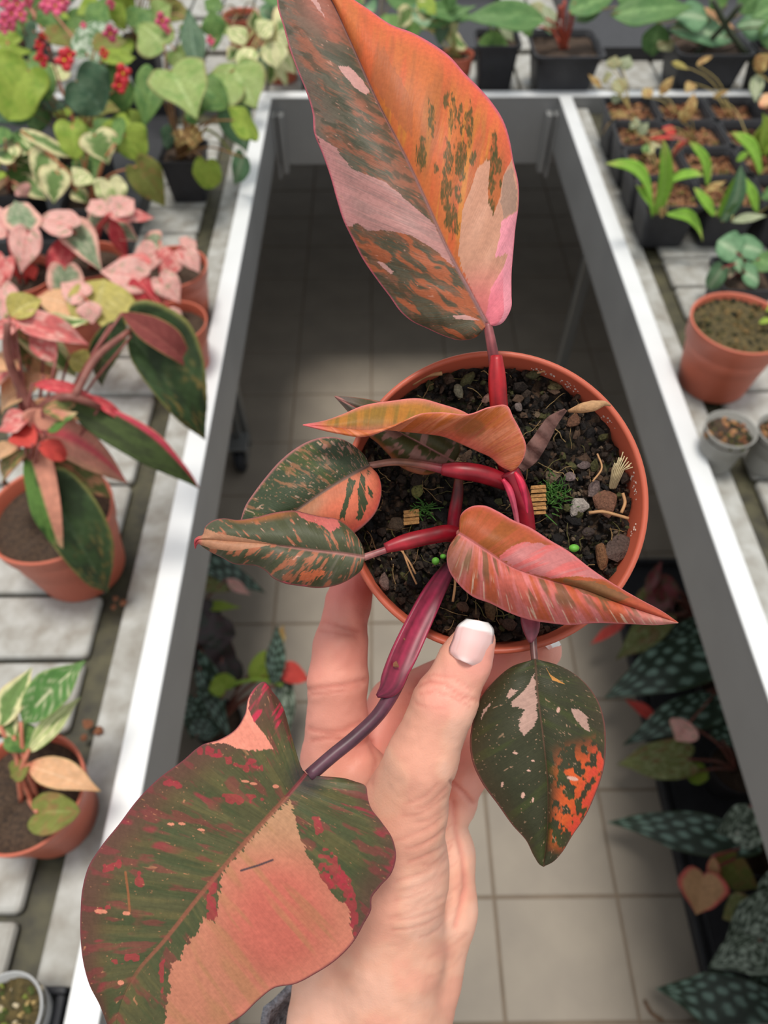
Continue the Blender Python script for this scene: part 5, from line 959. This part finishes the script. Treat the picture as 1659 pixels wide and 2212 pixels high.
leaves(root, c, [('heart', 'creamedge', 30, 340, -15, 330, 60, .14, .13), ('ovate', 'pink', 40, 400, 60, 425, 40, .11, .09), ('ovate', 'peach', 15, 385, -20, 410, 45, .12, .09), ('heart', 'midgreen', 10, 300, -20, 280, 60, .16, .16), ('heart', 'midgreen', 40, 310, 70, 290, 60, .15, .15), ('ovate', 'creamedge', 20, 330, 55, 360, 45, .13, .11)], (200, 120, 100))
filler(root, c, ['midgreen', 'creamedge', 'yellowgreen', 'cream'], 12, .08, (.02, .07), (.04, .055), seed=6)
root, c = sp_('potted_begonia', 'begonia with clusters of small pink flowers in the top left corner', 60, 85, .085, .085, soilm=M_SOIL, group='flowering begonias at the back')
leaves(root, c, [('round', 'deepgreen', 75, 70, 55, 110, 60, .2, .16), ('heart', 'yellowgreen', 20, 95, 5, 60, 60, .2, .22), ('round', 'whitespeck', 190, 120, 225, 45, 75, .22, .24), ('ovate', 'olive', 105, 90, 175, 65, 60, .22, .2), ('heart', 'midgreen', 100, 60, 130, 20, 60, .22, .24), ('round', 'midgreen', 30, 40, 60, 10, 60, .2, .22), ('ovate', 'yellowgreen', 20, 118, 70, 108, 40, .2, .18)], (190, 110, 90))
filler(root, c, ['midgreen', 'deepgreen', 'whitespeck', 'yellowgreen', 'olive'], 20, .16, (.04, .15), (.045, .065), seed=9)
for i, (x, y, s, z) in enumerate([(10, 45, .014, .26), (25, 30, .014, .27), (15, 12, .014, .27), (38, 10, .014, .28), (45, 32, .012, .27), (8, 62, .01, .25), (105, 8, .016, .28), (120, 14, .016, .28), (135, 6, .014, .28), (98, 18, .01, .27), (22, 55, .01, .26), (60, 4, .01, .28)]): flower(root, x, y, z, s, M_FLP, 70+i)
tube('flower_stalk', [c, W(60, 90, TZ+.15), W(40, 30, TZ+.27)], .0018, mat('flower stalk', (200, 100, 90), .5), root, 6, k=10)
root, c = sp_('potted_begonia', 'green begonia with single pink flowers behind the light green one', 300, 85, .085, .085, soilm=M_SOIL, group='flowering begonias at the back')
leaves(root, c, [('ovate', 'yellowgreen', 250, 55, 265, 5, 60, .2, .24), ('heart', 'midgreen', 290, 60, 330, 20, 70, .2, .22), ('heart', 'midgreen', 240, 30, 190, 10, 60, .2, .2), ('ovate', 'lightgreen', 330, 40, 370, 10, 60, .2, .22), ('heart', 'yellowgreen', 270, 20, 250, -30, 60, .2, .24), ('ovate', 'midgreen', 470, 80, 455, 20, 50, .18, .22), ('heart', 'lightgreen', 380, 110, 410, 160, 70, .16, .12)], (160, 120, 80))
filler(root, c, ['midgreen', 'lightgreen', 'yellowgreen', 'olive', 'deepgreen'], 26, .19, (.03, .17), (.045, .07), seed=12)
for i, (x, y, s, z) in enumerate([(350, 45, .014, .27), (238, 72, .014, .27), (240, 8, .01, .28), (455, 88, .009, .2), (362, 65, .007, .26), (180, 55, .006, .26)]): flower(root, x, y, z, s, M_FLP, 90+i)
root, c = rp('potted_begonia', 'cream-leaved variegated plant in a terracotta pot behind the tall leaf', 600, 78, .05, .09, group='variegated plants at the far end')
leaves(root, c, [('lance', 'cream', 530, 95, 490, 60, 45, .16, .18), ('lance', 'cream', 545, 100, 515, 160, 40, .16, .14), ('lance', 'cream', 580, 90, 600, 150, 60, .16, .12), ('lance', 'cream', 560, 80, 590, 45, 45, .17, .19), ('strap', 'cream', 590, 130, 622, 185, 22, .13, .07), ('ovate', 'creamedge', 520, 110, 490, 130, 40, .14, .13), ('lance', 'cream', 600, 75, 625, 95, 40, .16, .14), ('lance', 'deepgreen', 570, 120, 545, 180, 34, .12, .08), ('lance', 'creamedge', 555, 70, 550, 20, 40, .16, .2), ('lance', 'cream', 540, 150, 500, 180, 30, .12, .1), ('lance', 'cream', 600, 110, 640, 160, 40, .13, .08), ('lance', 'creamedge', 590, 130, 580, 185, 36, .11, .06), ('lance', 'cream', 560, 120, 540, 170, 40, .12, .07), ('lance', 'deepgreen', 580, 100, 560, 150, 40, .1, .07)], (180, 170, 110))
root, c = rp('potted_plant', 'half-hidden terracotta pot of greenery at the back of the left bench', 520, 30, .045, .09, group='variegated plants at the far end')
leaves(root, c, [('lance', 'midgreen', 480, 20, 440, 0, 40, .14, .15), ('lance', 'greenpale', 560, 20, 600, 40, 50, .14, .12), ('lance', 'midgreen', 470, 50, 460, 110, 40, .12, .08), ('ovate', 'lightgreen', 500, 60, 470, 70, 36, .1, .1)], (150, 130, 90))

# --- cross bench at the far end
root, c = sp_('potted_plant', 'red-stemmed plant in the big black square pot at the far end', 1222, 92, .155, .10, soilm=M_SOIL, fill=.88)
leaves(root, c, [('lance', 'lushgreen', 1180, 40, 1000, 35, 60, .16, .17), ('lance', 'greyveined', 1190, 60, 1175, 10, 40, .14, .17), ('lance', 'lushgreen', 1230, 25, 1330, -10, 60, .17, .18), ('lance', 'greenpale', 1185, 45, 1190, 75, 30, .12, .1), ('ovate', 'palegrey', 1160, 30, 1165, 0, 40, .14, .16), ('lance', 'midgreen', 1150, 55, 1130, 75, 30, .12, .1)], (170, 80, 60), .003)
for a in ((1215, 0), (1235, 5), (1205, 15)): tube('stem', [c, W(a[0], 50, TZ+.14), W(a[0]+5, a[1], TZ+.18)], .004, mat('red stem', (160, 70, 54), .5), root, 8, k=8)
root, c = sp_('potted_plant', 'black square pot with one hanging veined leaf behind the tall leaf', 1075, 80, .10, .10, soilm=M_SOIL)
leaves(root, c, [('ovate', 'midgreen', 1062, 65, 1060, 150, 62, .12, .05), ('lance', 'lushgreen', 1060, 50, 1100, 10, 40, .14, .17), ('lance', 'lushgreen', 1020, 35, 900, 20, 40, .15, .18), ('lance', 'greyveined', 1080, 50, 1110, 90, 30, .12, .09)], (120, 130, 70))
root, c = rp('potted_plant', 'cream and green striped plant in a small terracotta pot right of the tall leaf', 990, 115, .036, .075)
leaves(root, c, [('lance', 'cream', 985, 30, 970, 105, 28, .16, .09), ('lance', 'deepgreen', 955, 30, 950, 100, 34, .16, .1), ('lance', 'creamedge', 970, 90, 1010, 100, 40, .1, .08), ('lance', 'creamedge', 890, 20, 860, 60, 50, .17, .13), ('lance', 'lushgreen', 920, 60, 1030, 10, 26, .14, .18), ('lance', 'creamedge', 930, 40, 900, 0, 50, .16, .19), ('ovate', 'greyveined', 880, 50, 850, 50, 40, .13, .12), ('lance', 'yellowgreen', 940, 30, 900, -20, 40, .17, .2), ('lance', 'midgreen', 910, 60, 870, 80, 40, .13, .11), ('lance', 'lushgreen', 960, 20, 990, -25, 40, .17, .21)], (160, 150, 90))
root, c = sp_('potted_plant', 'broad-leaved green plant in a black pot at the back right', 1530, 85, .17, .10, soilm=M_SOIL)
leaves(root, c, [('lance', 'lushgreen', 1320, 30, 1500, 12, 75, .17, .18), ('lance', 'lushgreen', 1300, 20, 1240, 45, 45, .17, .14), ('lance', 'lushgreen', 1420, 50, 1410, 125, 60, .14, .07), ('lance', 'greenpale', 1450, 60, 1600, 90, 70, .14, .1), ('lance', 'greenpale', 1530, 40, 1450, 30, 60, .15, .16), ('lance', 'peach', 1480, 30, 1590, 60, 50, .15, .12), ('lance', 'lushgreen', 1600, 30, 1640, -20, 60, .16, .2), ('lance', 'midgreen', 1570, 10, 1530, -30, 70, .17, .2), ('lance', 'lushgreen', 1640, 60, 1690, 100, 60, .14, .1), ('lance', 'palegrey', 1420, 100, 1460, 95, 40, .1, .1), ('lance', 'lushgreen', 1380, 20, 1330, -30, 60, .17, .2)], (130, 110, 70))
tube('stem', [W(1500, 120, TZ+.08), W(1560, 60, TZ+.14), W(1600, 10, TZ+.19)], .006, mat('dark stem', (58, 64, 46), .6), root, 8, k=10)
tube('stem', [W(1640, 150, TZ+.06), W(1570, 60, TZ+.14), W(1540, 0, TZ+.19)], .006, mat('dark stem', (58, 64, 46), .6), root, 8, k=10)
for x, y in ((1690, 105), (820, 60), (700, 60)):
    root, c = sp_('potted_plant', {1690: 'black square pot at the right end of the far row', 820: 'leafy pot hidden behind the top of the tall leaf', 700: 'leafy pot behind the left edge of the tall leaf'}[x], x, y, .11, .1, soilm=M_SOIL)
    filler(root, c, ['lushgreen', 'greenpale', 'midgreen', 'creamedge'], 8, .1, (.03, .1), (.06, .1), 'lance', seed=x)

# --- black carrying trays
def carrytray(label, x0, x1, y0, y1, h):
    t = empty('carrying_tray', ((x0+x1)/2, (y0+y1)/2, TZ), label, 'tray')
    for nm, b in (('tray_floor', (x0, x1, y0, y1, TZ+.0005, TZ+.004)), ('tray_side', (x0, x0+.003, y0, y1, TZ+.004, TZ+h)), ('tray_side', (x1-.003, x1, y0, y1, TZ+.004, TZ+h)), ('tray_side', (x0+.003, x1-.003, y0, y0+.003, TZ+.004, TZ+h)), ('tray_side', (x0+.003, x1-.003, y1-.003, y1, TZ+.004, TZ+h))):
        bevel(mk(nm, *box(*b), M_BLACK, t, False), .001)
carrytray('black carrying tray under the far pots behind the tall leaf', -.22, .34, 1.95, 2.40, .03)
carrytray('black carrying tray under the far pots at the right', .50, 1.15, 1.95, 2.40, .03)
carrytray('black carrying tray under the green begonias on the left bench', -.98, -.44, 1.13, 1.665, .03)
# --- right bench: black square pots
GP = 'black square pots of young plants on the right bench'
PX, PY, PW = .105, .105, .101
k = 0
lay = {(0, 0): 'dry', (0, 1): 'dry', (0, 2): 'none', (0, 3): 'strap', (1, 0): 'strap', (1, 1): 'strap2', (1, 2): 'green'}
SQL = ['yellowing seedlings in the black pot at the far rail end', 'tan withered seedlings in the second black pot of the back row', 'tan seedling with a raised leaf in the third black pot of the back row', 'pot with pale veined leaves at the right end of the back row',
       'bark pot with a bent brown leaf beside the right rail', 'orange-brown withered seedling in the second row', 'empty bark-filled black pot in the second row', 'rightmost black pot of the second row',
       'mossy bark pot beside the rail, third from the end', 'black pot with sparse bark in the third row', 'third-row pot with an upright green shoot', 'rightmost third-row pot with a broad green leaf',
       'bright green strappy seedling in the front corner pot by the rail', 'strappy seedling with a pale tip in the middle of the front row', 'front-row pot with drooping green leaves', 'rightmost pot of the front row']
pots = []
for j in range(4):
    for i in range(4):
        x = .512 + i*PX; y = 1.50 - j*PY; lab = SQL[k]; k += 1
        root = empty('seedling_pot', (x, y, TZ), lab, 'potted plant', GP); c = square_pot(root, x, y, TZ+.0005, PW, .085, fill=.88 - .05*((i*7+j*3) % 3)); pots.append((root, c))
        rb = np.random.default_rng(200+k); ms = []
        for q in range(110):
            v, f = chunk(c + [rb.uniform(-.039, .039), rb.uniform(-.039, .039), rb.uniform(-.001, .003)], rb.uniform(.0025, .0065), 300+q+k*80, nrm=np.array([0, 0, 1.])); ms.append((v, f, lin([(128, 80, 54), (92, 58, 42), (166, 120, 82), (56, 42, 32), (106, 98, 52), (190, 146, 116)][rb.choice(6, p=[.26, .25, .12, .22, .12, .03])])))
        V, F, C = merge(ms); tag(mk('bark_pieces', V, F, M_SOILA, root, False, C), kind='stuff')
def seed(n, specs, stem=(170, 150, 90), **kw): leaves(pots[n][0], pots[n][1], specs, stem, .0012, res=(20, 5), **kw)
def dl(base_px, pairs, kind, w, zb=.085, zt=.12): return [('lance', kind, base_px[0], base_px[1], a, b, w, zb, zt, {'stem': False}) for a, b in pairs]
seed(0, [('lance', 'palegrey', 1330, 170, 1345, 205, 34, .12, .1), ('lance', 'palegrey', 1325, 150, 1330, 120, 34, .13, .15), ('ovate', 'greyveined', 1345, 150, 1360, 120, 30, .13, .15), ('lance', 'dry', 1300, 190, 1270, 160, 16, .1, .12), ('lance', 'palegrey', 1300, 175, 1325, 160, 22, .11, .13), ('ovate', 'greyveined', 1335, 205, 1325, 225, 30, .09, .08)])
seed(1, [('lance', 'dry', 1425, 205, 1455, 165, 26, .09, .12), ('ovate', 'dry', 1390, 210, 1410, 190, 24, .09, .1)]); seed(2, [('lance', 'dry', 1505, 140, 1540, 120, 16, .15, .16), ('lance', 'oliveveined', 1450, 135, 1488, 150, 14, .15, .14), ('ovate', 'dry', 1500, 180, 1480, 200, 26, .1, .09)])
seed(3, [('ovate', 'dry', 1630, 150, 1665, 115, 40, .14, .17), ('lance', 'greyveined', 1635, 160, 1632, 220, 32, .13, .1), ('ovate', 'peach', 1645, 230, 1680, 200, 34, .1, .1)])
seed(4, [('lance', 'dry', 1355, 252, 1298, 292, 16, .11, .05, {'bend': -.25}), ('ovate', 'greyveined', 1360, 270, 1385, 265, 24, .09, .1)]); seed(5, [('lance', 'coral', 1460, 290, 1430, 275, 20, .1, .11), ('ovate', 'dry', 1475, 265, 1490, 225, 30, .11, .14), ('lance', 'dry', 1490, 250, 1500, 200, 24, .12, .15), ('lance', 'coral', 1450, 330, 1488, 300, 10, .1, .14), ('lance', 'coral', 1400, 298, 1486, 300, 8, .12, .14)])
seed(6, [('lance', 'dry', 1540, 210, 1575, 195, 14, .1, .12)]); seed(7, [('ovate', 'yellowgreen', 1650, 330, 1660, 250, 50, .1, .16), ('lance', 'yellowgreen', 1640, 330, 1690, 300, 30, .1, .13)])
seed(8, [('ovate', 'greyveined', 1380, 290, 1400, 265, 26, .1, .12), ('lance', 'midgreen', 1390, 330, 1400, 310, 16, .09, .1), ('ovate', 'cream', 1395, 330, 1415, 320, 22, .09, .09)])
seed(9, [('strap', 'straw', 1530, 400, 1490, 305, 22, .09, .16, {'bend': -.1}), ('strap', 'straw', 1525, 385, 1530, 340, 16, .1, .13)])
seed(10, [('strap', 'straw', 1645, 375, 1582, 285, 26, .09, .16, {'bend': -.1}), ('lance', 'straw', 1590, 345, 1620, 330, 22, .1, .12)]); seed(11, [('lance', 'yellowgreen', 1660, 340, 1650, 245, 40, .09, .17), ('lance', 'lushgreen', 1665, 360, 1700, 300, 40, .09, .14)])
seed(12, [('strap', 'straw', 1418, 465, 1435, 305, 30, .08, .21, {'bend': -.04}), ('strap', 'straw', 1415, 465, 1312, 352, 26, .08, .18, {'bend': -.2}), ('strap', 'straw', 1412, 450, 1375, 400, 18, .09, .13), ('strap', 'straw', 1436, 400, 1520, 378, 20, .13, .16, {'stem': False, 'bend': .15}), ('lance', 'straw', 1440, 462, 1520, 522, 32, .09, .05, {'bend': .22}), ('lance', 'dry', 1430, 470, 1428, 440, 14, .08, .1), ('ovate', 'palegrey', 1418, 310, 1410, 318, 26, .2, .2, {'stem': False}), ('lance', 'maroon', 1445, 345, 1487, 305, 9, .16, .2, {'stem': False}), ('lance', 'maroon', 1487, 305, 1440, 292, 8, .2, .2, {'stem': False})])
seed(13, [('strap', 'greenpale', 1560, 480, 1600, 360, 30, .08, .18, {'bend': -.08}), ('strap', 'straw', 1545, 465, 1500, 405, 22, .09, .13), ('strap', 'straw', 1550, 470, 1600, 370, 18, .08, .17), ('lance', 'dry', 1520, 415, 1570, 390, 16, .11, .13), ('lance', 'greyveined', 1580, 478, 1658, 465, 22, .09, .09), ('strap', 'lushgreen', 1570, 460, 1595, 410, 22, .1, .14)], (196, 180, 110))
seed(14, [('lance', 'straw', 1640, 460, 1600, 370, 26, .08, .15), ('lance', 'lushgreen', 1645, 430, 1690, 400, 30, .1, .12)]); seed(15, [('lance', 'lushgreen', 1690, 450, 1670, 420, 30, .09, .12)])
# --- right bench: fleshy-leaved plant, terracotta pot of moss, two cups
root, c = sp_('potted_peperomia', 'round-leaved green plant with red stems behind the mossy terracotta pot', 1610, 590, .09, .07, soilm=M_SOIL)
leaves(root, c, [('round', 'greenpale', 1590, 545, 1550, 520, 75, .11, .12), ('round', 'greenpale', 1560, 580, 1530, 625, 45, .1, .06), ('round', 'greenpale', 1610, 590, 1640, 610, 45, .1, .08), ('round', 'greenpale', 1600, 530, 1650, 545, 50, .11, .1), ('ovate', 'greenpale', 1585, 555, 1600, 590, 30, .1, .09), ('round', 'lushgreen', 1640, 560, 1680, 580, 50, .1, .1), ('ovate', 'pinkgreen', 1600, 560, 1575, 600, 30, .09, .08)], (140, 50, 50))
root, c = rp('moss_pot', 'wide terracotta pot filled with mossy soil beside the right rail', 1600, 695, .068, .112, soilm=M_MOSS, rimh=.28, fill=.93)
leaves(root, c, [('strap', 'yellowgreen', 1665, 690, 1640, 698, 16, .12, .12, {'stem': False}), ('lance', 'yellowgreen', 1675, 660, 1655, 672, 16, .13, .13, {'stem': False})], (150, 170, 60))
r_ = np.random.default_rng(12); ms = []
for k in range(150):
    a, q = r_.uniform(0, 6.28), .062*math.sqrt(r_.random()); v, f = chunk(c + [q*math.cos(a), q*math.sin(a), 0], r_.uniform(.002, .005), k, nrm=np.array([0, 0, 1.])); ms.append((v, f, lin([(66, 66, 38), (98, 86, 52), (42, 42, 28), (120, 96, 60)][k % 4])))
V, F, C = merge(ms); tag(mk('moss', V, F, M_SOILA, root, False, C), kind='stuff')
M_GCUP = mat('grey translucent cup', (168, 166, 160), .4, trans=.2)
for (x, y), lab in (((1580, 925), 'small grey plastic cup of bark in front of the mossy pot'), ((1694, 930), 'second grey plastic cup of bark, cut by the right frame edge')):
    root, c = rp('seedling_cup', lab, x, y, .0335, .068, cat='cup', m=M_GCUP, soilm=M_SOIL, rimh=.06, fill=.85); ms = []
    for k in range(60):
        a, q = r_.uniform(0, 6.28), .028*math.sqrt(r_.random()); v, f = chunk(c + [q*math.cos(a), q*math.sin(a), 0], r_.uniform(.0025, .006), k, nrm=np.array([0, 0, 1.])); ms.append((v, f, lin([(92, 94, 48), (170, 124, 84), (54, 54, 36), (140, 92, 66)][k % 4])))
    V, F, C = merge(ms); tag(mk('bark_and_moss', V, F, M_SOILA, root, False, C), kind='stuff')

# --- floor, right: begonias in a black tray under the bench
t0 = W(1350, 1500, 0); x0 = W(1440, 1800, 0)[0]
ft = empty('floor_tray', (x0+.3, .5, 0), 'long shallow black tray on the floor under the right bench', 'tray')
for nm, b in (('tray_floor', (x0, x0+.75, -.3, .95, .001, .006)), ('tray_side', (x0, x0+.012, -.3, .95, .006, .028)), ('tray_side', (x0+.012, x0+.75, .938, .95, .006, .028)), ('tray_side', (x0+.738, x0+.75, -.3, .938, .006, .028)), ('tray_side', (x0+.012, x0+.738, -.3, -.288, .006, .028)), ('tray_rib', (x0+.03, x0+.034, -.288, .938, .006, .014))):
    bevel(mk(nm, *box(*b), M_BLACK, ft, False), .003)
FK = {'fold': .15, 'droop': .1}
def fp(label, x, y, specs, stem=(120, 70, 60), r=.05, side='floor', z0=.0065, h=.09):
    c = W(x, y, h); root = empty('floor_begonia', (c[0], c[1], z0), label, 'potted plant', 'begonias on the floor')
    c = round_pot(root, c[0], c[1], z0, r, h, M_BLACK, M_SOIL)
    for sp in specs:
        sh, pk, bx, by, tx, ty, w, zb, zt = sp[:9]; b = W(bx, by, zb); t = W(tx, ty, zt); bgleaf(root, sh, pk, b, t, w/pxm(b), res=(40, 12), dark=pk in ('polka', 'silver', 'blackleaf', 'darkred'), serr=.01, **FK); stemto(root, c, b, .003, stem)
    return root
fp('dotted begonia with a long silver-spotted leaf on the floor below the hanging leaf tip', 1560, 1480, [('wing', 'polka', 1530, 1385, 1305, 1508, 125, .22, .14), ('wing', 'polka', 1540, 1500, 1345, 1610, 95, .18, .12), ('lance', 'coral', 1420, 1555, 1350, 1510, 26, .12, .12), ('ovate', 'pink', 1490, 1560, 1460, 1600, 60, .2, .18)])
fp('red-leaved begonia at the far end of the floor tray on the right', 1500, 1330, [('lance', 'darkred', 1450, 1290, 1380, 1330, 50, .2, .16), ('ovate', 'darkred', 1420, 1240, 1450, 1320, 60, .22, .18), ('lance', 'darkred', 1395, 1280, 1430, 1210, 24, .2, .24), ('lance', 'polkaolive', 1460, 1330, 1330, 1425, 60, .18, .12), ('lance', 'coral', 1350, 1345, 1275, 1392, 22, .15, .1), ('lance', 'polkaolive', 1440, 1260, 1350, 1330, 45, .18, .14), ('wing', 'polka', 1560, 1330, 1400, 1400, 70, .18, .14)])
fp('olive-leaved begonia in the middle of the right floor tray', 1590, 1660, [('heart', 'polkaolive', 1485, 1640, 1333, 1650, 100, .16, .12), ('round', 'yellowgreen', 1490, 1670, 1530, 1665, 40, .14, .13), ('ovate', 'pinkgreen', 1500, 1570, 1455, 1600, 40, .18, .16), ('wing', 'polka', 1560, 1600, 1650, 1560, 70, .16, .16)])
fp('dotted begonia whose leaf points left across the floor tiles', 1630, 1830, [('wing', 'polka', 1590, 1800, 1310, 1775, 100, .18, .10), ('wing', 'silver', 1620, 1740, 1540, 1850, 90, .2, .15), ('lance', 'olive', 1540, 1850, 1640, 1920, 60, .18, .14), ('heart', 'peachred', 1520, 1890, 1505, 1978, 85, .2, .16), ('lance', 'peachred', 1540, 1850, 1545, 1920, 26, .21, .18)], (150, 60, 60))
fp('silver-flecked begonia in the bottom right corner of the frame', 1720, 2100, [('wing', 'polka', 1680, 2170, 1415, 2135, 150, .18, .10), ('wing', 'silver', 1680, 1930, 1560, 2060, 120, .22, .16), ('wing', 'silver', 1640, 2030, 1530, 2090, 90, .2, .16), ('wing', 'polka', 1700, 2060, 1620, 2130, 100, .2, .15), ('lance', 'polkaolive', 1640, 1950, 1560, 1985, 60, .2, .16), ('wing', 'silver', 1690, 1880, 1640, 1990, 90, .22, .18)])
# --- floor, left
fp('dark begonia with a coral-red leaf standing by the index finger on the left floor', 470, 1560, [('lance', 'polka', 590, 1480, 598, 1350, 45, .24, .30), ('lance', 'coral', 600, 1440, 668, 1470, 44, .24, .2), ('wing', 'silver', 600, 1480, 622, 1600, 50, .2, .12), ('round', 'yellowgreen', 565, 1465, 572, 1405, 46, .22, .26), ('round', 'yellowgreen', 488, 1490, 465, 1460, 50, .22, .22), ('wing', 'polka', 430, 1440, 500, 1600, 60, .22, .14), ('lance', 'dry', 600, 1400, 612, 1350, 24, .26, .29), ('ovate', 'blackleaf', 480, 1420, 515, 1490, 60, .2, .15), ('wing', 'polka', 420, 1500, 415, 1600, 60, .2, .12), ('wing', 'polka', 425, 1590, 490, 1560, 50, .16, .14)], z0=.001)
o = None
q = np.array([W(425, 1510, .16), W(490, 1482, .2), W(560, 1468, .22), W(610, 1480, .22)])
r_last = [o for o in bpy.data.objects if o.name.startswith('floor_begonia')][-1]
tube('stem', q, .004, mat('bright stem', (140, 168, 70), .5), r_last, 8, k=10)
fp('dark begonia with purple-black leaves under the left bench', 400, 1370, [('round', 'blackleaf', 430, 1360, 510, 1370, 80, .2, .16), ('round', 'blackleaf', 440, 1410, 500, 1460, 90, .18, .13), ('wing', 'polkaolive', 430, 1260, 500, 1275, 50, .2, .18), ('wing', 'polka', 430, 1220, 575, 1280, 60, .22, .15), ('lance', 'yellowgreen', 430, 1310, 520, 1312, 22, .16, .15), ('wing', 'polka', 440, 1200, 480, 1240, 60, .22, .19), ('lance', 'pink', 490, 1250, 540, 1285, 22, .2, .18), ('ovate', 'darkred', 440, 1180, 470, 1200, 50, .22, .21), ('round', 'blackleaf', 410, 1320, 480, 1335, 60, .17, .14)], z0=.001)
tb = mk('fallen_twig', *tube_vf(resample(np.array([W(1392, 2160, .004), W(1405, 2185, .004), W(1432, 2205, .004)]), 10), .003, 7), mat('fallen twig', (110, 84, 64), .8, noise=(100, .3)))
tag(tb, 'short brown twig lying on the floor tiles at the bottom right', 'twig')

# --- litter on the left bench and marks on the sheath and pot
M_LIT = mat('dry litter', (118, 74, 50), .85, noise=(200, .3))
for (x, y, r, lab) in ((255, 1302, .010, 'flaky brown bark bit beside the bench channel under the angel-wing begonia'), (195, 1578, .013, 'curled dead leaf by the pot of the cream-striped begonia')):
    p0 = W(x, y, TZ+.003); parts = [chunk(p0 + np.array([math.cos(k*2.1), math.sin(k*2.1), 0])*r*.7, r*(.5-.05*k), 900+k+int(x), flat=.3, nrm=np.array([0, 0, 1.])) for k in range(5)]
    V, F, _ = merge(parts); tag(mk('bench_litter', V, F, M_LIT, smooth=False), lab, 'litter')
for x, y, d in ((868, 1380, .2600), (855, 1436, .2555)):
    v, f = chunk(P(x, y, d), .0009, int(x), flat=.4, nrm=-FW); mk('debris', v, f, M_LIT, plant, False)
M_LIME = mat('lime residue', (196, 176, 164), .9)
rl = np.random.default_rng(21); ms = []
for a0 in (1.15, 1.22, 1.0, .95, .62, .15, .05, -.2):
    for k in range(8):
        a = a0 + rl.normal()*.03; h = -.004 - rl.random()*.004; q = R0*(.9585 + h*.9) ; v, f = chunk(potpt(q*math.cos(a), q*math.sin(a), h), rl.uniform(.0002, .0005), k, flat=.5); ms.append((v, f))
V, F, _ = merge(ms); tag(mk('lime_specks', V, F, M_LIME, plant, False), kind='stuff')
